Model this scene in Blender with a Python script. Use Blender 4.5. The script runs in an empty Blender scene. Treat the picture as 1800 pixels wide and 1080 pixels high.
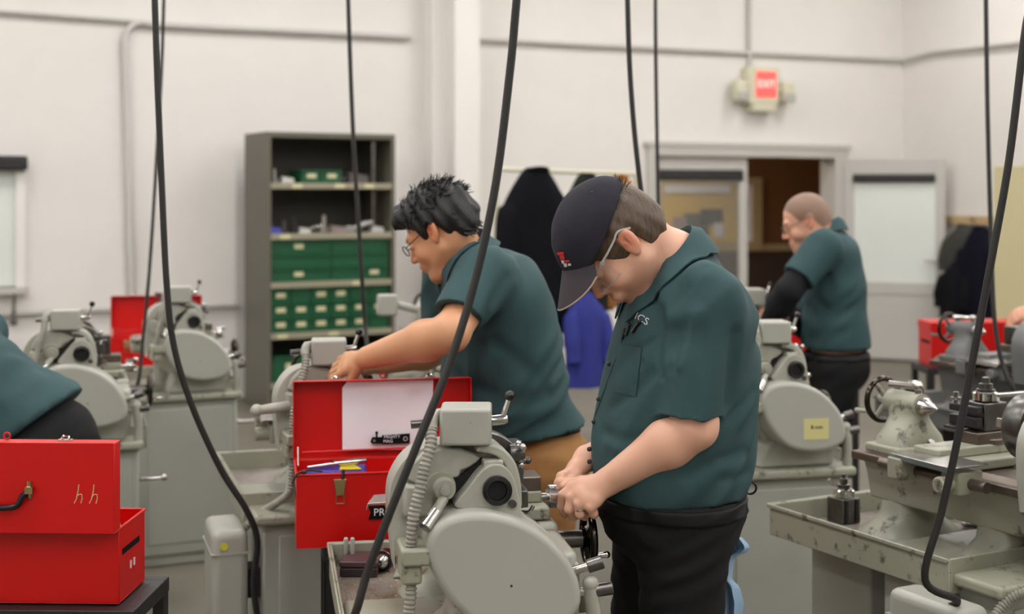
import bpy, bmesh, math, random
import numpy as np
from mathutils import Vector, Matrix

# ------------------------------------------------------------------ camera, world, exposure
SC = bpy.context.scene
COL = SC.collection
FPX, CXP, HYP, EYE = 2450.0, 900.0, 340.0, 1.66       # focal length in px, centre column, horizon row, eye height
cam_d = bpy.data.cameras.new('camera')
cam = bpy.data.objects.new('camera', cam_d)
COL.objects.link(cam)
cam.location = (0, 0, EYE)
cam.rotation_euler = (math.radians(90), 0, 0)
cam_d.sensor_width = 36.0
cam_d.lens = FPX / 1800.0 * 36.0
cam_d.shift_y = -200.0 / 1800.0
cam_d.clip_end = 100
cam_d.dof.use_dof = True
cam_d.dof.focus_distance = 2.92
cam_d.dof.aperture_fstop = 3.2
SC.camera = cam
SC.view_settings.view_transform = 'Standard'
SC.view_settings.look = 'None'
SC.view_settings.gamma = 1.0
SC.view_settings.use_curve_mapping = False
SC.view_settings.exposure = 0.0
W = bpy.data.worlds.new('world')
SC.world = W
W.use_nodes = True
W.node_tree.nodes['Background'].inputs[0].default_value = (0.9, 0.95, 1.0, 1)
W.node_tree.nodes['Background'].inputs[1].default_value = 0.3
LAMP_POWER = 32.0            # emission strength of the ceiling tubes

random.seed(5)
rng = np.random.default_rng(5)
PI = math.pi
TH = math.radians(26.2)                                   # the shop's walls are turned by this much to the camera
US = np.array([math.cos(TH), math.sin(TH), 0.0])          # along the back wall, to the right
NS = np.array([-math.sin(TH), math.cos(TH), 0.0])         # into the back wall
T_BACK, S_RIGHT = 11.11, 9.95

def P(px, py, Y):
    """point seen at pixel (px, py) at distance Y"""
    return np.array([(px - CXP) * Y / FPX, Y, EYE - (py - HYP) * Y / FPX])
def ST(s, t, z=0.0):
    p = US * s + NS * t
    return np.array([p[0], p[1], z])
def WB(px, py, off=0.0):
    """point on the back wall (off metres in front of it) seen at a pixel"""
    dx = (px - CXP) / FPX
    Y = (T_BACK - off) / (NS[0] * dx + NS[1])
    return P(px, py, Y)
def WR(px, py, off=0.0):
    dx = (px - CXP) / FPX
    Y = (S_RIGHT - off) / (US[0] * dx + US[1])
    return P(px, py, Y)
def nrm(v):
    v = np.asarray(v, float)
    return v / max(1e-9, np.linalg.norm(v))

# ------------------------------------------------------------------ materials
def srgb(r, g, b):
    f = lambda c: (c / 255 / 12.92) if c / 255 <= 0.04045 else ((c / 255 + 0.055) / 1.055) ** 2.4
    return (f(r), f(g), f(b), 1)
MATS = {}
def mat(name, col, rough=0.5, metal=0.0, spec=0.5, var=0.0, vscale=8.0, var2=None, bump=0.0, bscale=60.0,
        stretch=(1, 1, 1), emit=0.0, coat=0.0, sss=0.0, attr=None, alpha=1.0, trans=0.0, thresh=None, sheen=0.0, brick=None):
    if name in MATS: return MATS[name]
    m = bpy.data.materials.new(name); m.use_nodes = True
    nt = m.node_tree; N = nt.nodes; Lk = nt.links
    b = N['Principled BSDF']
    col = srgb(*col) if max(col[:3]) > 1.001 else tuple(col[:3]) + (1,)
    b.inputs['Base Color'].default_value = col
    b.inputs['Roughness'].default_value = rough
    b.inputs['Metallic'].default_value = metal
    b.inputs['Specular IOR Level'].default_value = spec
    b.inputs['Coat Weight'].default_value = coat
    b.inputs['Alpha'].default_value = alpha
    b.inputs['Transmission Weight'].default_value = trans
    b.inputs['Sheen Weight'].default_value = sheen
    if sss:
        b.inputs['Subsurface Weight'].default_value = sss
        b.inputs['Subsurface Radius'].default_value = (0.012, 0.005, 0.003)
    if emit:
        b.inputs['Emission Color'].default_value = col
        b.inputs['Emission Strength'].default_value = emit
    tc = N.new('ShaderNodeTexCoord'); mp = N.new('ShaderNodeMapping')
    Lk.new(tc.outputs['Object'], mp.inputs['Vector']); mp.inputs['Scale'].default_value = stretch
    src = None
    if attr:
        a = N.new('ShaderNodeAttribute'); a.attribute_name = attr; src = a.outputs['Color']
        Lk.new(src, b.inputs['Base Color'])
    if var:
        nz = N.new('ShaderNodeTexNoise'); nz.inputs['Scale'].default_value = vscale; nz.inputs['Detail'].default_value = 6
        nz.inputs['Roughness'].default_value = 0.65
        Lk.new(mp.outputs['Vector'], nz.inputs['Vector'])
        rmp = N.new('ShaderNodeValToRGB')
        lo, hi = thresh or (0.35, 0.7)
        rmp.color_ramp.elements[0].position = lo; rmp.color_ramp.elements[1].position = hi
        mx = N.new('ShaderNodeMix'); mx.data_type = 'RGBA'
        c2 = srgb(*var2) if var2 else tuple(c * (1 - var) for c in col[:3]) + (1,)
        Lk.new(nz.outputs['Fac'], rmp.inputs['Fac']); Lk.new(rmp.outputs['Color'], mx.inputs['Factor'])
        if src: Lk.new(src, mx.inputs[6])
        else: mx.inputs[6].default_value = col
        mx.inputs[7].default_value = c2
        if var2 and var < 1:
            ml = N.new('ShaderNodeMath'); ml.operation = 'MULTIPLY'; ml.inputs[1].default_value = var
            Lk.new(rmp.outputs['Color'], ml.inputs[0]); Lk.new(ml.outputs[0], mx.inputs['Factor'])
        Lk.new(mx.outputs[2], b.inputs['Base Color'])
    if bump:
        n2 = N.new('ShaderNodeTexNoise'); n2.inputs['Scale'].default_value = bscale; n2.inputs['Detail'].default_value = 3
        Lk.new(mp.outputs['Vector'], n2.inputs['Vector'])
        bp = N.new('ShaderNodeBump'); bp.inputs['Strength'].default_value = bump; bp.inputs['Distance'].default_value = 0.004
        Lk.new(n2.outputs['Fac'], bp.inputs['Height']); Lk.new(bp.outputs['Normal'], b.inputs['Normal'])
    if brick:
        bt = N.new('ShaderNodeTexBrick'); bt.inputs['Scale'].default_value = 1.0
        bt.inputs['Brick Width'].default_value = brick[0]; bt.inputs['Row Height'].default_value = brick[1]
        bt.inputs['Mortar Size'].default_value = 0.006; bt.inputs['Mortar Smooth'].default_value = 0.6
        bt.inputs['Color1'].default_value = bt.inputs['Color2'].default_value = (1, 1, 1, 1); bt.inputs['Mortar'].default_value = (0, 0, 0, 1)
        mp2 = N.new('ShaderNodeMapping'); mp2.inputs['Rotation'].default_value = (math.radians(90), 0, 0)
        Lk.new(tc.outputs['Object'], mp2.inputs['Vector']); Lk.new(mp2.outputs['Vector'], bt.inputs['Vector'])
        bp = N.new('ShaderNodeBump'); bp.inputs['Strength'].default_value = 0.25; bp.inputs['Distance'].default_value = 0.004
        Lk.new(bt.outputs['Color'], bp.inputs['Height']); Lk.new(bp.outputs['Normal'], b.inputs['Normal'])
    MATS[name] = m
    return m

M_WALL = mat('wall_paint', (226, 221, 216), 0.75, var=0.05, vscale=1.5, brick=(0.4, 0.2))
M_WALLP = mat('pilaster_paint', (228, 224, 219), 0.7)
M_FLOOR = mat('concrete', (111, 105, 93), 0.5, var=0.25, vscale=1.2, bump=0.1, bscale=30)
M_CEIL = mat('ceiling_paint', (225, 224, 220), 0.9)
M_PAINT = mat('machine_paint', (168, 167, 155), 0.32, spec=0.5, var=0.55, var2=(112, 105, 88), thresh=(0.5, 0.78), vscale=7, bump=0.10, bscale=14)
M_COVER = mat('machine_cover_paint', (168, 167, 157), 0.36, var=0.05, vscale=3)
M_PAINTW = mat('machine_paint_worn', (152, 151, 134), 0.38, var=0.85, var2=(64, 56, 44), vscale=20, thresh=(0.575, 0.66), bump=0.15, bscale=16)
M_PANF = mat('pan_floor_worn', (150, 141, 132), 0.42, metal=0.25, var=0.8, var2=(92, 72, 68), vscale=7, thresh=(0.42, 0.7))
M_CAB = mat('cabinet_paint', (162, 162, 152), 0.42, var=0.08, vscale=2)
M_PAINTD = mat('machine_paint_dark', (108, 108, 106), 0.4, var=0.2, vscale=5)
M_STEEL = mat('bright_steel', (200, 196, 192), 0.22, metal=1.0, var=0.25, vscale=30)
M_STEELD = mat('oiled_steel', (118, 115, 112), 0.32, metal=1.0, var=0.4, vscale=20)
M_STEELW = mat('worn_ways', (122, 110, 100), 0.38, metal=0.8, var=0.35, vscale=14)
M_CHROME = mat('chrome', (222, 220, 216), 0.1, metal=1.0)
M_BLACK = mat('black_plastic', (16, 16, 17), 0.25)
M_HOLE = mat('black_bore', (6, 6, 6), 0.7)
M_RUB = mat('black_rubber', (36, 34, 33), 0.55, var=0.2, vscale=30)
M_RUB2 = mat('grey_rubber', (88, 86, 84), 0.6)
M_FLEX = mat('flex_conduit_paint', (158, 155, 144), 0.3, var=0.35, vscale=25)
M_RED = mat('red_enamel', (198, 12, 9), 0.35, spec=0.35, var=0.08, vscale=4, bump=0.02, bscale=20)
M_IRON = mat('black_iron', (34, 33, 34), 0.45, var=0.2, vscale=20)
M_TAN = mat('chalk_mark', (196, 166, 122), 0.8)
M_BRASS = mat('dull_brass', (176, 158, 112), 0.3, metal=1.0)
M_PAPER = mat('white_paper', (236, 230, 236), 0.8)
M_WHITE = mat('white_print', (230, 230, 228), 0.6)
M_BLUE = mat('blue_cloth', (40, 48, 132), 0.85, var=0.2, vscale=8)
M_BLUEP = mat('blue_plastic', (38, 48, 150), 0.4)
M_YEL = mat('yellow_plastic', (222, 206, 40), 0.5)
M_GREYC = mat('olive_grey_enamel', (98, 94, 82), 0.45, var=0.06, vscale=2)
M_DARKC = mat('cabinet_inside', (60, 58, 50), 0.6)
M_GREEN = mat('green_bin', (20, 84, 52), 0.45, var=0.12, vscale=6)
M_CARD = mat('label_card', (206, 200, 160), 0.8)
M_GALV = mat('galvanised', (176, 174, 168), 0.5, metal=0.2)
M_COND = mat('painted_conduit', (196, 193, 188), 0.6)
M_ALU = mat('door_frame_paint', (186, 182, 176), 0.5)
M_BEIGE = mat('beige_plastic', (206, 202, 178), 0.5)
M_BROWN = mat('brown_wall', (122, 78, 36), 0.8)
M_DBROWN = mat('dark_wainscot', (70, 50, 38), 0.7)
M_WOOD = mat('pale_wood', (196, 168, 124), 0.6, var=0.2, vscale=5, stretch=(1, 1, 8))
M_CORK = mat('cork_yellow', (222, 184, 92), 0.9)
M_LOCK = mat('locker_cream', (200, 190, 148), 0.5)
M_COAT = mat('black_coat', (20, 21, 25), 0.9, spec=0.1, var=0.3, vscale=6)
M_COAT2 = mat('olive_black_coat', (38, 40, 36), 0.9, spec=0.1)
M_COAT3 = mat('tan_coat', (150, 100, 52), 0.9, spec=0.1)
M_COAT4 = mat('navy_coat', (18, 18, 30), 0.9, spec=0.1)
M_COAT5 = mat('grey_coat', (62, 62, 58), 0.9, spec=0.1)
def glass(name, tint, mixf, rough=0.05):
    m = bpy.data.materials.new(name); m.use_nodes = True
    nt = m.node_tree; nt.nodes.clear()
    o = nt.nodes.new('ShaderNodeOutputMaterial'); mx = nt.nodes.new('ShaderNodeMixShader')
    t = nt.nodes.new('ShaderNodeBsdfTransparent'); g = nt.nodes.new('ShaderNodeBsdfGlossy')
    t.inputs[0].default_value = tint; g.inputs['Roughness'].default_value = rough
    mx.inputs[0].default_value = mixf
    nt.links.new(t.outputs[0], mx.inputs[1]); nt.links.new(g.outputs[0], mx.inputs[2]); nt.links.new(mx.outputs[0], o.inputs[0])
    return m
M_GLASS = glass('clear_glass', (0.93, 0.96, 0.95, 1), 0.10)
M_LENS = glass('clear_lens', (0.985, 0.985, 0.985, 1), 0.07, 0.08)
M_FROST = mat('frosted_pane', (222, 226, 220), 0.35, var=0.06, vscale=1)

# ------------------------------------------------------------------ mesh builder
class MB:
    def __init__(s): s.v = []; s.f = []
    def add(s, vs, fs, M=None):
        o = len(s.v)
        if M is not None: vs = [tuple(M @ Vector(p)) for p in vs]
        s.v += [tuple(float(c) for c in p) for p in vs]
        s.f += [tuple(i + o for i in f) for f in fs]
        return s
    def box(s, x0, x1, y0, y1, z0, z1, M=None):
        v = [(x, y, z) for z in (z0, z1) for y in (y0, y1) for x in (x0, x1)]
        return s.add(v, [(0, 2, 3, 1), (4, 5, 7, 6), (0, 1, 5, 4), (2, 6, 7, 3), (0, 4, 6, 2), (1, 3, 7, 5)], M)
    def bar(s, a, b, w, h, up=(0, 0, 1)):
        a = np.array(a, float); b = np.array(b, float); d = nrm(b - a); up = np.array(up, float)
        x = np.cross(d, up)
        if np.linalg.norm(x) < 1e-3: x = np.cross(d, (1, 0, 0))
        x = nrm(x); z = np.cross(x, d)
        v = [p + x * sx * w / 2 + z * sz * h / 2 for p in (a, b) for sz in (-1, 1) for sx in (-1, 1)]
        return s.add(v, [(0, 1, 3, 2), (4, 6, 7, 5), (0, 4, 5, 1), (2, 3, 7, 6), (0, 2, 6, 4), (1, 5, 7, 3)])
    def prism(s, poly, y0, y1, scale1=1.0):
        """poly in (x, z), extruded along y"""
        n = len(poly); c = np.mean(np.array(poly), axis=0)
        v = [(x, y0, z) for x, z in poly] + [(c[0] + (x - c[0]) * scale1, y1, c[1] + (z - c[1]) * scale1) for x, z in poly]
        f = [tuple(range(n)), tuple(range(2 * n - 1, n - 1, -1))] + [(i, (i + 1) % n, n + (i + 1) % n, n + i) for i in range(n)]
        return s.add(v, f)
    def prismx(s, poly, x0, x1):
        """poly in (y, z), extruded along x"""
        n = len(poly)
        v = [(x0, y, z) for y, z in poly] + [(x1, y, z) for y, z in poly]
        f = [tuple(range(n)), tuple(range(2 * n - 1, n - 1, -1))] + [(i, (i + 1) % n, n + (i + 1) % n, n + i) for i in range(n)]
        return s.add(v, f)
    def tube(s, pts, r, n=10, caps=True):
        pts = [np.array(p, float) for p in pts]; m = len(pts)
        rs = r if hasattr(r, '__len__') else [r] * m
        t = [nrm(pts[min(i + 1, m - 1)] - pts[max(i - 1, 0)]) for i in range(m)]
        ref = np.array((0, 0, 1.0)) if abs(t[0][2]) < 0.9 else np.array((1.0, 0, 0))
        x = nrm(np.cross(t[0], ref)); v = []
        for i in range(m):
            x = nrm(x - t[i] * np.dot(x, t[i])); y = np.cross(t[i], x)
            for k in range(n):
                a = 2 * PI * k / n
                v.append(pts[i] + (x * math.cos(a) + y * math.sin(a)) * rs[i])
        f = [(i * n + k, i * n + (k + 1) % n, (i + 1) * n + (k + 1) % n, (i + 1) * n + k) for i in range(m - 1) for k in range(n)]
        if caps: f += [tuple(range(n - 1, -1, -1)), tuple(range((m - 1) * n, m * n))]
        return s.add(v, f)
    def rev(s, prof, o, ax, n=20, caps=True):
        """revolve (r, h) profile about axis ax from point o"""
        o = np.array(o, float); ax = nrm(ax)
        ref = np.array((0, 0, 1.0)) if abs(ax[2]) < 0.9 else np.array((1.0, 0, 0))
        x = nrm(np.cross(ax, ref)); y = np.cross(ax, x); v = []
        for r, h in prof:
            for k in range(n):
                a = 2 * PI * k / n
                v.append(o + ax * h + (x * math.cos(a) + y * math.sin(a)) * max(r, 1e-5))
        m = len(prof)
        f = [(i * n + k, i * n + (k + 1) % n, (i + 1) * n + (k + 1) % n, (i + 1) * n + k) for i in range(m - 1) for k in range(n)]
        if caps: f += [tuple(range(n - 1, -1, -1)), tuple(range((m - 1) * n, m * n))]
        return s.add(v, f)
    def ball(s, c, r, n=12, sc=(1, 1, 1)):
        m = max(5, n // 2 + 1); v = []; c = np.array(c, float)
        for i in range(m):
            th = PI * i / (m - 1)
            for k in range(n):
                a = 2 * PI * k / n; rr = max(math.sin(th), 1e-4)
                v.append(c + r * np.array((rr * math.cos(a) * sc[0], rr * math.sin(a) * sc[1], math.cos(th) * sc[2])))
        f = [(i * n + k, i * n + (k + 1) % n, (i + 1) * n + (k + 1) % n, (i + 1) * n + k) for i in range(m - 1) for k in range(n)]
        f += [tuple(range(n - 1, -1, -1)), tuple(range((m - 1) * n, m * n))]
        return s.add(v, f)
    def torus(s, c, ax, R, r, n=28, m=10):
        c = np.array(c, float); ax = nrm(ax)
        ref = np.array((0, 0, 1.0)) if abs(ax[2]) < 0.9 else np.array((1.0, 0, 0))
        x = nrm(np.cross(ax, ref)); y = np.cross(ax, x); v = []
        for i in range(n):
            a = 2 * PI * i / n; d = x * math.cos(a) + y * math.sin(a)
            for k in range(m):
                b = 2 * PI * k / m
                v.append(c + d * (R + r * math.cos(b)) + ax * r * math.sin(b))
        f = [(i * m + k, i * m + (k + 1) % m, ((i + 1) % n) * m + (k + 1) % m, ((i + 1) % n) * m + k) for i in range(n) for k in range(m)]
        return s.add(v, f)
    def sheet(s, rows, thick):
        """grid of points (list of rows) given thickness"""
        A = np.array(rows, float); R, C = A.shape[:2]
        du = np.gradient(A, axis=0); dv = np.gradient(A, axis=1)
        n = np.cross(du, dv); n /= np.maximum(np.linalg.norm(n, axis=2, keepdims=True), 1e-9)
        top = A + n * thick / 2; bot = A - n * thick / 2
        v = list(top.reshape(-1, 3)) + list(bot.reshape(-1, 3)); o = R * C; f = []
        for i in range(R - 1):
            for j in range(C - 1):
                a = i * C + j
                f.append((a, a + C, a + C + 1, a + 1)); f.append((o + a, o + a + 1, o + a + C + 1, o + a + C))
        rim = [j for j in range(C)] + [i * C + C - 1 for i in range(1, R)] + [(R - 1) * C + j for j in range(C - 2, -1, -1)] + [i * C for i in range(R - 2, 0, -1)]
        for k in range(len(rim)):
            a, b = rim[k], rim[(k + 1) % len(rim)]
            f.append((a, b, o + b, o + a))
        return s.add(v, f)
    def build(s, name, m, parent=None, bevel=0.0, segs=2, smooth=38, origin=None, sub=0):
        me = bpy.data.meshes.new(name)
        v = np.array(s.v, float)
        loc = (0, 0, 0)
        if parent is None:
            if origin is None:
                origin = ((v[:, 0].min() + v[:, 0].max()) / 2, (v[:, 1].min() + v[:, 1].max()) / 2, v[:, 2].min())
            loc = tuple(origin); v = v - np.array(origin)
        me.from_pydata([tuple(p) for p in v], [], s.f)
        bm = bmesh.new(); bm.from_mesh(me); bmesh.ops.recalc_face_normals(bm, faces=bm.faces); bm.to_mesh(me); bm.free()
        me.polygons.foreach_set('use_smooth', [True] * len(me.polygons))
        me.set_sharp_from_angle(angle=math.radians(smooth))
        me.materials.append(m)
        o = bpy.data.objects.new(name, me); COL.objects.link(o); o.location = loc
        if parent: o.parent = parent
        if bevel:
            bv = o.modifiers.new('bevel', 'BEVEL'); bv.width = bevel; bv.segments = segs; bv.limit_method = 'ANGLE'; bv.angle_limit = math.radians(30)
            bv.harden_normals = False
        return o
def tag(o, label=None, cat=None, group=None, kind=None):
    if label: o['label'] = label
    if cat: o['category'] = cat
    if group: o['group'] = group
    if kind: o['kind'] = kind
    return o
def thing(name, loc, label, cat, rotz=0.0, group=None):
    o = bpy.data.objects.new(name, None); COL.objects.link(o)
    o.empty_display_size = 0.1
    o.location = tuple(float(c) for c in loc); o.rotation_euler = (0, 0, rotz)
    return tag(o, label, cat, group)
def copy_tree(o, parent=None):
    c = o.copy(); COL.objects.link(c); c.parent = parent
    for ch in o.children: copy_tree(ch, c)
    return c
def spline(pts, n=8):
    """Catmull-Rom through points"""
    p = [np.array(q, float) for q in pts]; p = [2 * p[0] - p[1]] + p + [2 * p[-1] - p[-2]]; out = []
    for i in range(1, len(p) - 2):
        for k in range(n):
            t = k / n
            out.append(0.5 * ((2 * p[i]) + (-p[i - 1] + p[i + 1]) * t + (2 * p[i - 1] - 5 * p[i] + 4 * p[i + 1] - p[i + 2]) * t * t + (-p[i - 1] + 3 * p[i] - 3 * p[i + 1] + p[i + 2]) * t ** 3))
    out.append(p[-2]); return out
def text_geo(txt, size, extrude=0.0):
    """flat letters in (x, y), centred"""
    cu = bpy.data.curves.new('t', 'FONT'); cu.body = txt; cu.size = size; cu.align_x = 'CENTER'; cu.align_y = 'CENTER'; cu.extrude = extrude
    cu.resolution_u = 3
    ob = bpy.data.objects.new('t', cu); COL.objects.link(ob)
    dg = bpy.context.evaluated_depsgraph_get()
    me = ob.evaluated_get(dg).to_mesh()
    vs = [tuple(v.co) for v in me.vertices]; fs = [tuple(p.vertices) for p in me.polygons]
    ob.evaluated_get(dg).to_mesh_clear(); bpy.data.objects.remove(ob); bpy.data.curves.remove(cu)
    return vs, fs
def letters(mb, txt, size, o, x, y, depth=0.0008):
    """letters laid on a plane: origin o (centre), x to the right, y up"""
    o = np.array(o, float); x = nrm(x); y = nrm(y); n = np.cross(x, y)
    vs, fs = text_geo(txt, size, depth)
    mb.add([o + x * v[0] + y * v[1] + n * v[2] for v in vs], fs)
# ------------------------------------------------------------------ room shell (in shop coordinates s, t, z)
S_LEFT, T_FRONT, Z_CEIL = -4.5, -4.5, 4.8
def stbox(mb, s0, s1, t0, t1, z0, z1):
    v = [ST(s, t, z) for z in (z0, z1) for t in (t0, t1) for s in (s0, s1)]
    return mb.add(v, [(0, 2, 3, 1), (4, 5, 7, 6), (0, 1, 5, 4), (2, 6, 7, 3), (0, 4, 6, 2), (1, 3, 7, 5)])
def wall_obj(name, mb, m, s0, t0):
    """structure with its object axes turned to the wall, so that the block joints follow it"""
    o = ST(s0, t0, 0); R = Matrix.Rotation(TH, 4, 'Z'); Ri = R.inverted()
    v = [tuple(Ri @ Vector(tuple(np.array(p) - o))) for p in mb.v]
    m2 = MB(); m2.v = v; m2.f = mb.f
    ob = m2.build(name, m, origin=(0, 0, 0)); ob.location = tuple(o); ob.rotation_euler = (0, 0, TH)
    return tag(ob, kind='structure')
wall_obj('floor', stbox(MB(), S_LEFT - .2, S_RIGHT + .2, T_FRONT - .2, T_BACK + 4.2, -0.1, 0.0), M_FLOOR, 0, 0)
wall_obj('ceiling', stbox(MB(), S_LEFT - .2, S_RIGHT + .2, T_FRONT - .2, T_BACK + .2, Z_CEIL, Z_CEIL + .1), mat('ceiling_deck', (150, 148, 144), .9), 0, 0)
sd = lambda px: float(np.dot(WB(px, 340), US))            # s of a back-wall pixel column
D_L, D_R, D_TOP = sd(1136), sd(1486), 2.10               # doorway
mb = MB()
stbox(mb, S_LEFT, D_L, T_BACK, T_BACK + .2, 0, Z_CEIL); stbox(mb, D_R, S_RIGHT + .2, T_BACK, T_BACK + .2, 0, Z_CEIL)
stbox(mb, D_L, D_R, T_BACK, T_BACK + .2, D_TOP, Z_CEIL)
wall_obj('wall_back', mb, M_WALL, 0, T_BACK)
wr = stbox(MB(), S_RIGHT, S_RIGHT + .2, T_FRONT, T_BACK, 0, Z_CEIL)
wall_obj('wall_right', wr, mat('wall_paint_plain', (224, 219, 213), 0.75, var=0.04, vscale=1.5), S_RIGHT, 0)
wall_obj('wall_left', stbox(MB(), S_LEFT - .2, S_LEFT, T_FRONT, T_BACK, 0, Z_CEIL), MATS['wall_paint_plain'], S_LEFT, 0)
wall_obj('wall_front', stbox(MB(), S_LEFT, S_RIGHT, T_FRONT - .2, T_FRONT, 0, Z_CEIL), mat('wall_paint_grey', (150, 147, 142), .8), 0, T_FRONT)
# stepped pilaster beside the shelving
p0, p1, p2 = sd(724), sd(748), sd(811)
mb = MB(); stbox(mb, p0 + .11, p1 + .16, T_BACK - .20, T_BACK, 0, Z_CEIL); stbox(mb, p1 + .11, p2, T_BACK - .38, T_BACK, 0, Z_CEIL)
wall_obj('trim_1', mb, M_WALLP, p0, T_BACK)

# ceiling lights: long fluorescent fixtures in rows
proto = None; k = 0
for t in (-3.0, 0.0, 3.0, 6.0, 9.0):
    for s in (-2.6, 0.2, 3.0, 5.8, 8.6):
        if proto is None:
            proto = thing('ceiling_light', ST(s, t, 4.62), 'long fluorescent fixture on the white ceiling, above the frame', 'light', TH, 'ceiling fluorescent fixtures')
            MB().box(-.2, .2, -.7, .7, .03, .10).build('housing', M_WALLP, proto, 0.01)
            MB().box(-.17, .17, -.67, .67, -.005, .032).build('diffuser', mat('lamp_white', (1.0, 0.985, 0.965), emit=LAMP_POWER), proto)
            MB().tube([(0, -.4, .1), (0, -.4, .18)], .012).build('hanger', M_GALV, proto)
            MB().tube([(0, .4, .1), (0, .4, .18)], .012).build('hanger', M_GALV, proto)
        else:
            c = copy_tree(proto); c.location = tuple(ST(s, t, 4.62))

# ------------------------------------------------------------------ conduits and pipes
def pipe(name, pts, r, m, label, cat='pipe', n=10):
    mb = MB(); mb.tube(pts, r, n)
    return tag(mb.build(name, m), label, cat)
w = lambda x, y, o=.04: WB(x, y, o)
zc = WB(700, 64)[2]
pipe('wall_conduit', [w(-60, 17), w(0, 20), w(238, 37)], .018, M_COND, 'horizontal conduit at the top left of the back wall')
pipe('wall_conduit', spline([w(232, 528), w(228, 400), w(221, 120), w(218, 78), w(226, 52), w(246, 40), w(290, 44), w(500, 54), w(721, 65)], 6), .026, M_COND,
     'conduit that bends from the vertical run into the horizontal one')
cor = ST(S_RIGHT - .05, T_BACK - .05, 0)
pipe('wall_conduit', [w(808, 67), w(1000, 77), w(1300, 92), w(1552, 104), np.array([cor[0], cor[1], w(1552, 104)[2]]), WR(1640, 92, .04), WR(1830, 70, .04)], .022, M_COND,
     'conduit running along the back wall over the doors and round the corner')
pipe('drop_conduit', [w(1318, -40), w(1318, 128)], .020, M_COND, 'thin vertical conduit dropping to the exit sign')
pipe('drop_conduit', [w(830, -40, .05), w(829, 470, .05)], .022, M_WALLP, 'white vertical pipe beside the pilaster')
pipe('hanging_wire', spline([w(808, -40, .12), w(811, 100, .12), w(816, 240, .12), w(822, 420, .12)], 4), .011, M_RUB2, 'thin grey wire hanging beside the white pipe by the pilaster', 'wire')
pipe('air_pipe', [w(-80, 555), w(0, 553), w(180, 546), w(420, 537)], .020, M_GALV, 'low horizontal air pipe on the back wall behind the left lathe')
mb = MB(); mb.tube([w(25, 505, .08), w(24, 560, .08)], .012); mb.ball(w(24, 566, .08), .03)
tag(mb.build('pull_cord', M_RUB2), 'pull cord with a weight hanging under the far left window', 'cord')

# window at far left with rolled blind
o = WB(-50, 340); xl = nrm(US)
wt = thing('window_1', ST(np.dot(o, US), T_BACK, 0), None, None, TH); tag(wt, kind='structure')
z0, z1 = WB(20, 502)[2], WB(20, 300)[2]; wr_ = sd(38) - np.dot(o, US)
MB().box(-.9, wr_, -.03, 0, z0, z1).build('pane', M_FROST, wt)
mb = MB(); mb.box(wr_ - .05, wr_ + .02, -.06, .0, z0 - .04, z1 + .04); mb.box(-.9, wr_, -.06, 0, z1, z1 + .05)
mb.build('window_frame', M_WALLP, wt)
MB().box(-.9, wr_ + .04, -.10, 0, z0 - .06, z0 - .01).build('window_sill', M_ALU, wt)
MB().box(-.9, wr_ + .03, -.14, 0, z1, z1 + .11).build('rolled_blind', M_IRON, wt, .02)

# ------------------------------------------------------------------ doors and the room beyond
DW = D_R - D_L
dt = thing('door_1', ST(D_L, T_BACK, 0), None, None, TH); tag(dt, kind='structure')
mb = MB(); mb.box(0, .07, -.05, .2, 0, D_TOP); mb.box(DW - .16, DW, -.05, .2, 0, D_TOP); mb.box(.07, DW - .16, -.05, .2, D_TOP - .09, D_TOP)
mb.build('door_frame', M_ALU, dt, .006)
MB().box(-.03, DW + .03, -.06, .0, D_TOP, D_TOP + .045).build('head_trim', M_ALU, dt)
lw = (DW - .23) * .51
def leaf(parent, x0, wd, yy):
    st, bot, top = .09, .78, .20
    mb = MB(); mb.box(x0, x0 + st, yy, yy + .045, 0.02, D_TOP - .1); mb.box(x0 + wd - st, x0 + wd, yy, yy + .045, .02, D_TOP - .1)
    mb.box(x0 + st, x0 + wd - st, yy, yy + .045, D_TOP - .1 - top, D_TOP - .1); mb.box(x0 + st, x0 + wd - st, yy, yy + .045, bot - .12, bot)
    mb.build('leaf_frame', M_ALU, parent, .004)
    MB().box(x0 + st, x0 + wd - st, yy + .01, yy + .035, .02, bot - .12).build('kick_panel', M_ALU, parent)
    return x0 + st, x0 + wd - st, bot, D_TOP - .1 - top
a, b, c, d = leaf(dt, .07, lw, .0)
MB().box(a, b, .018, .026, c, d).build('pane', M_GLASS, dt)
MB().box(a - .03, b + .03, -.03, .0, d - .02, d + .085).build('rolled_blind', M_IRON, dt, .015)
# open right leaf, swung out into the shop
hinge = ST(D_R - .02, T_BACK - .03, 0); free = P(1662, 340, 13.62); free[2] = 0
dd = free - hinge; ang = math.atan2(dd[1], dd[0]); lw2 = float(np.linalg.norm(dd))
d2 = thing('door_2', hinge, None, None, ang); tag(d2, kind='structure')
a, b, c, d = leaf(d2, .0, lw2, -.045)
MB().box(a, b, -.03, -.02, c, d).build('pane', M_FROST, d2)
MB().box(a - .01, b + .0, -.085, -.045, d - .03, d + .05).build('rolled_blind', M_IRON, d2, .015)
mb = MB(); mb.box(lw2 - .09, lw2 - .05, -.10, -.045, .98, 1.02); mb.tube([(lw2 - .07, -.10, 1.0), (lw2 - .19, -.10, 1.0)], .012)
mb.build('handle', M_STEEL, d2)
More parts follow.
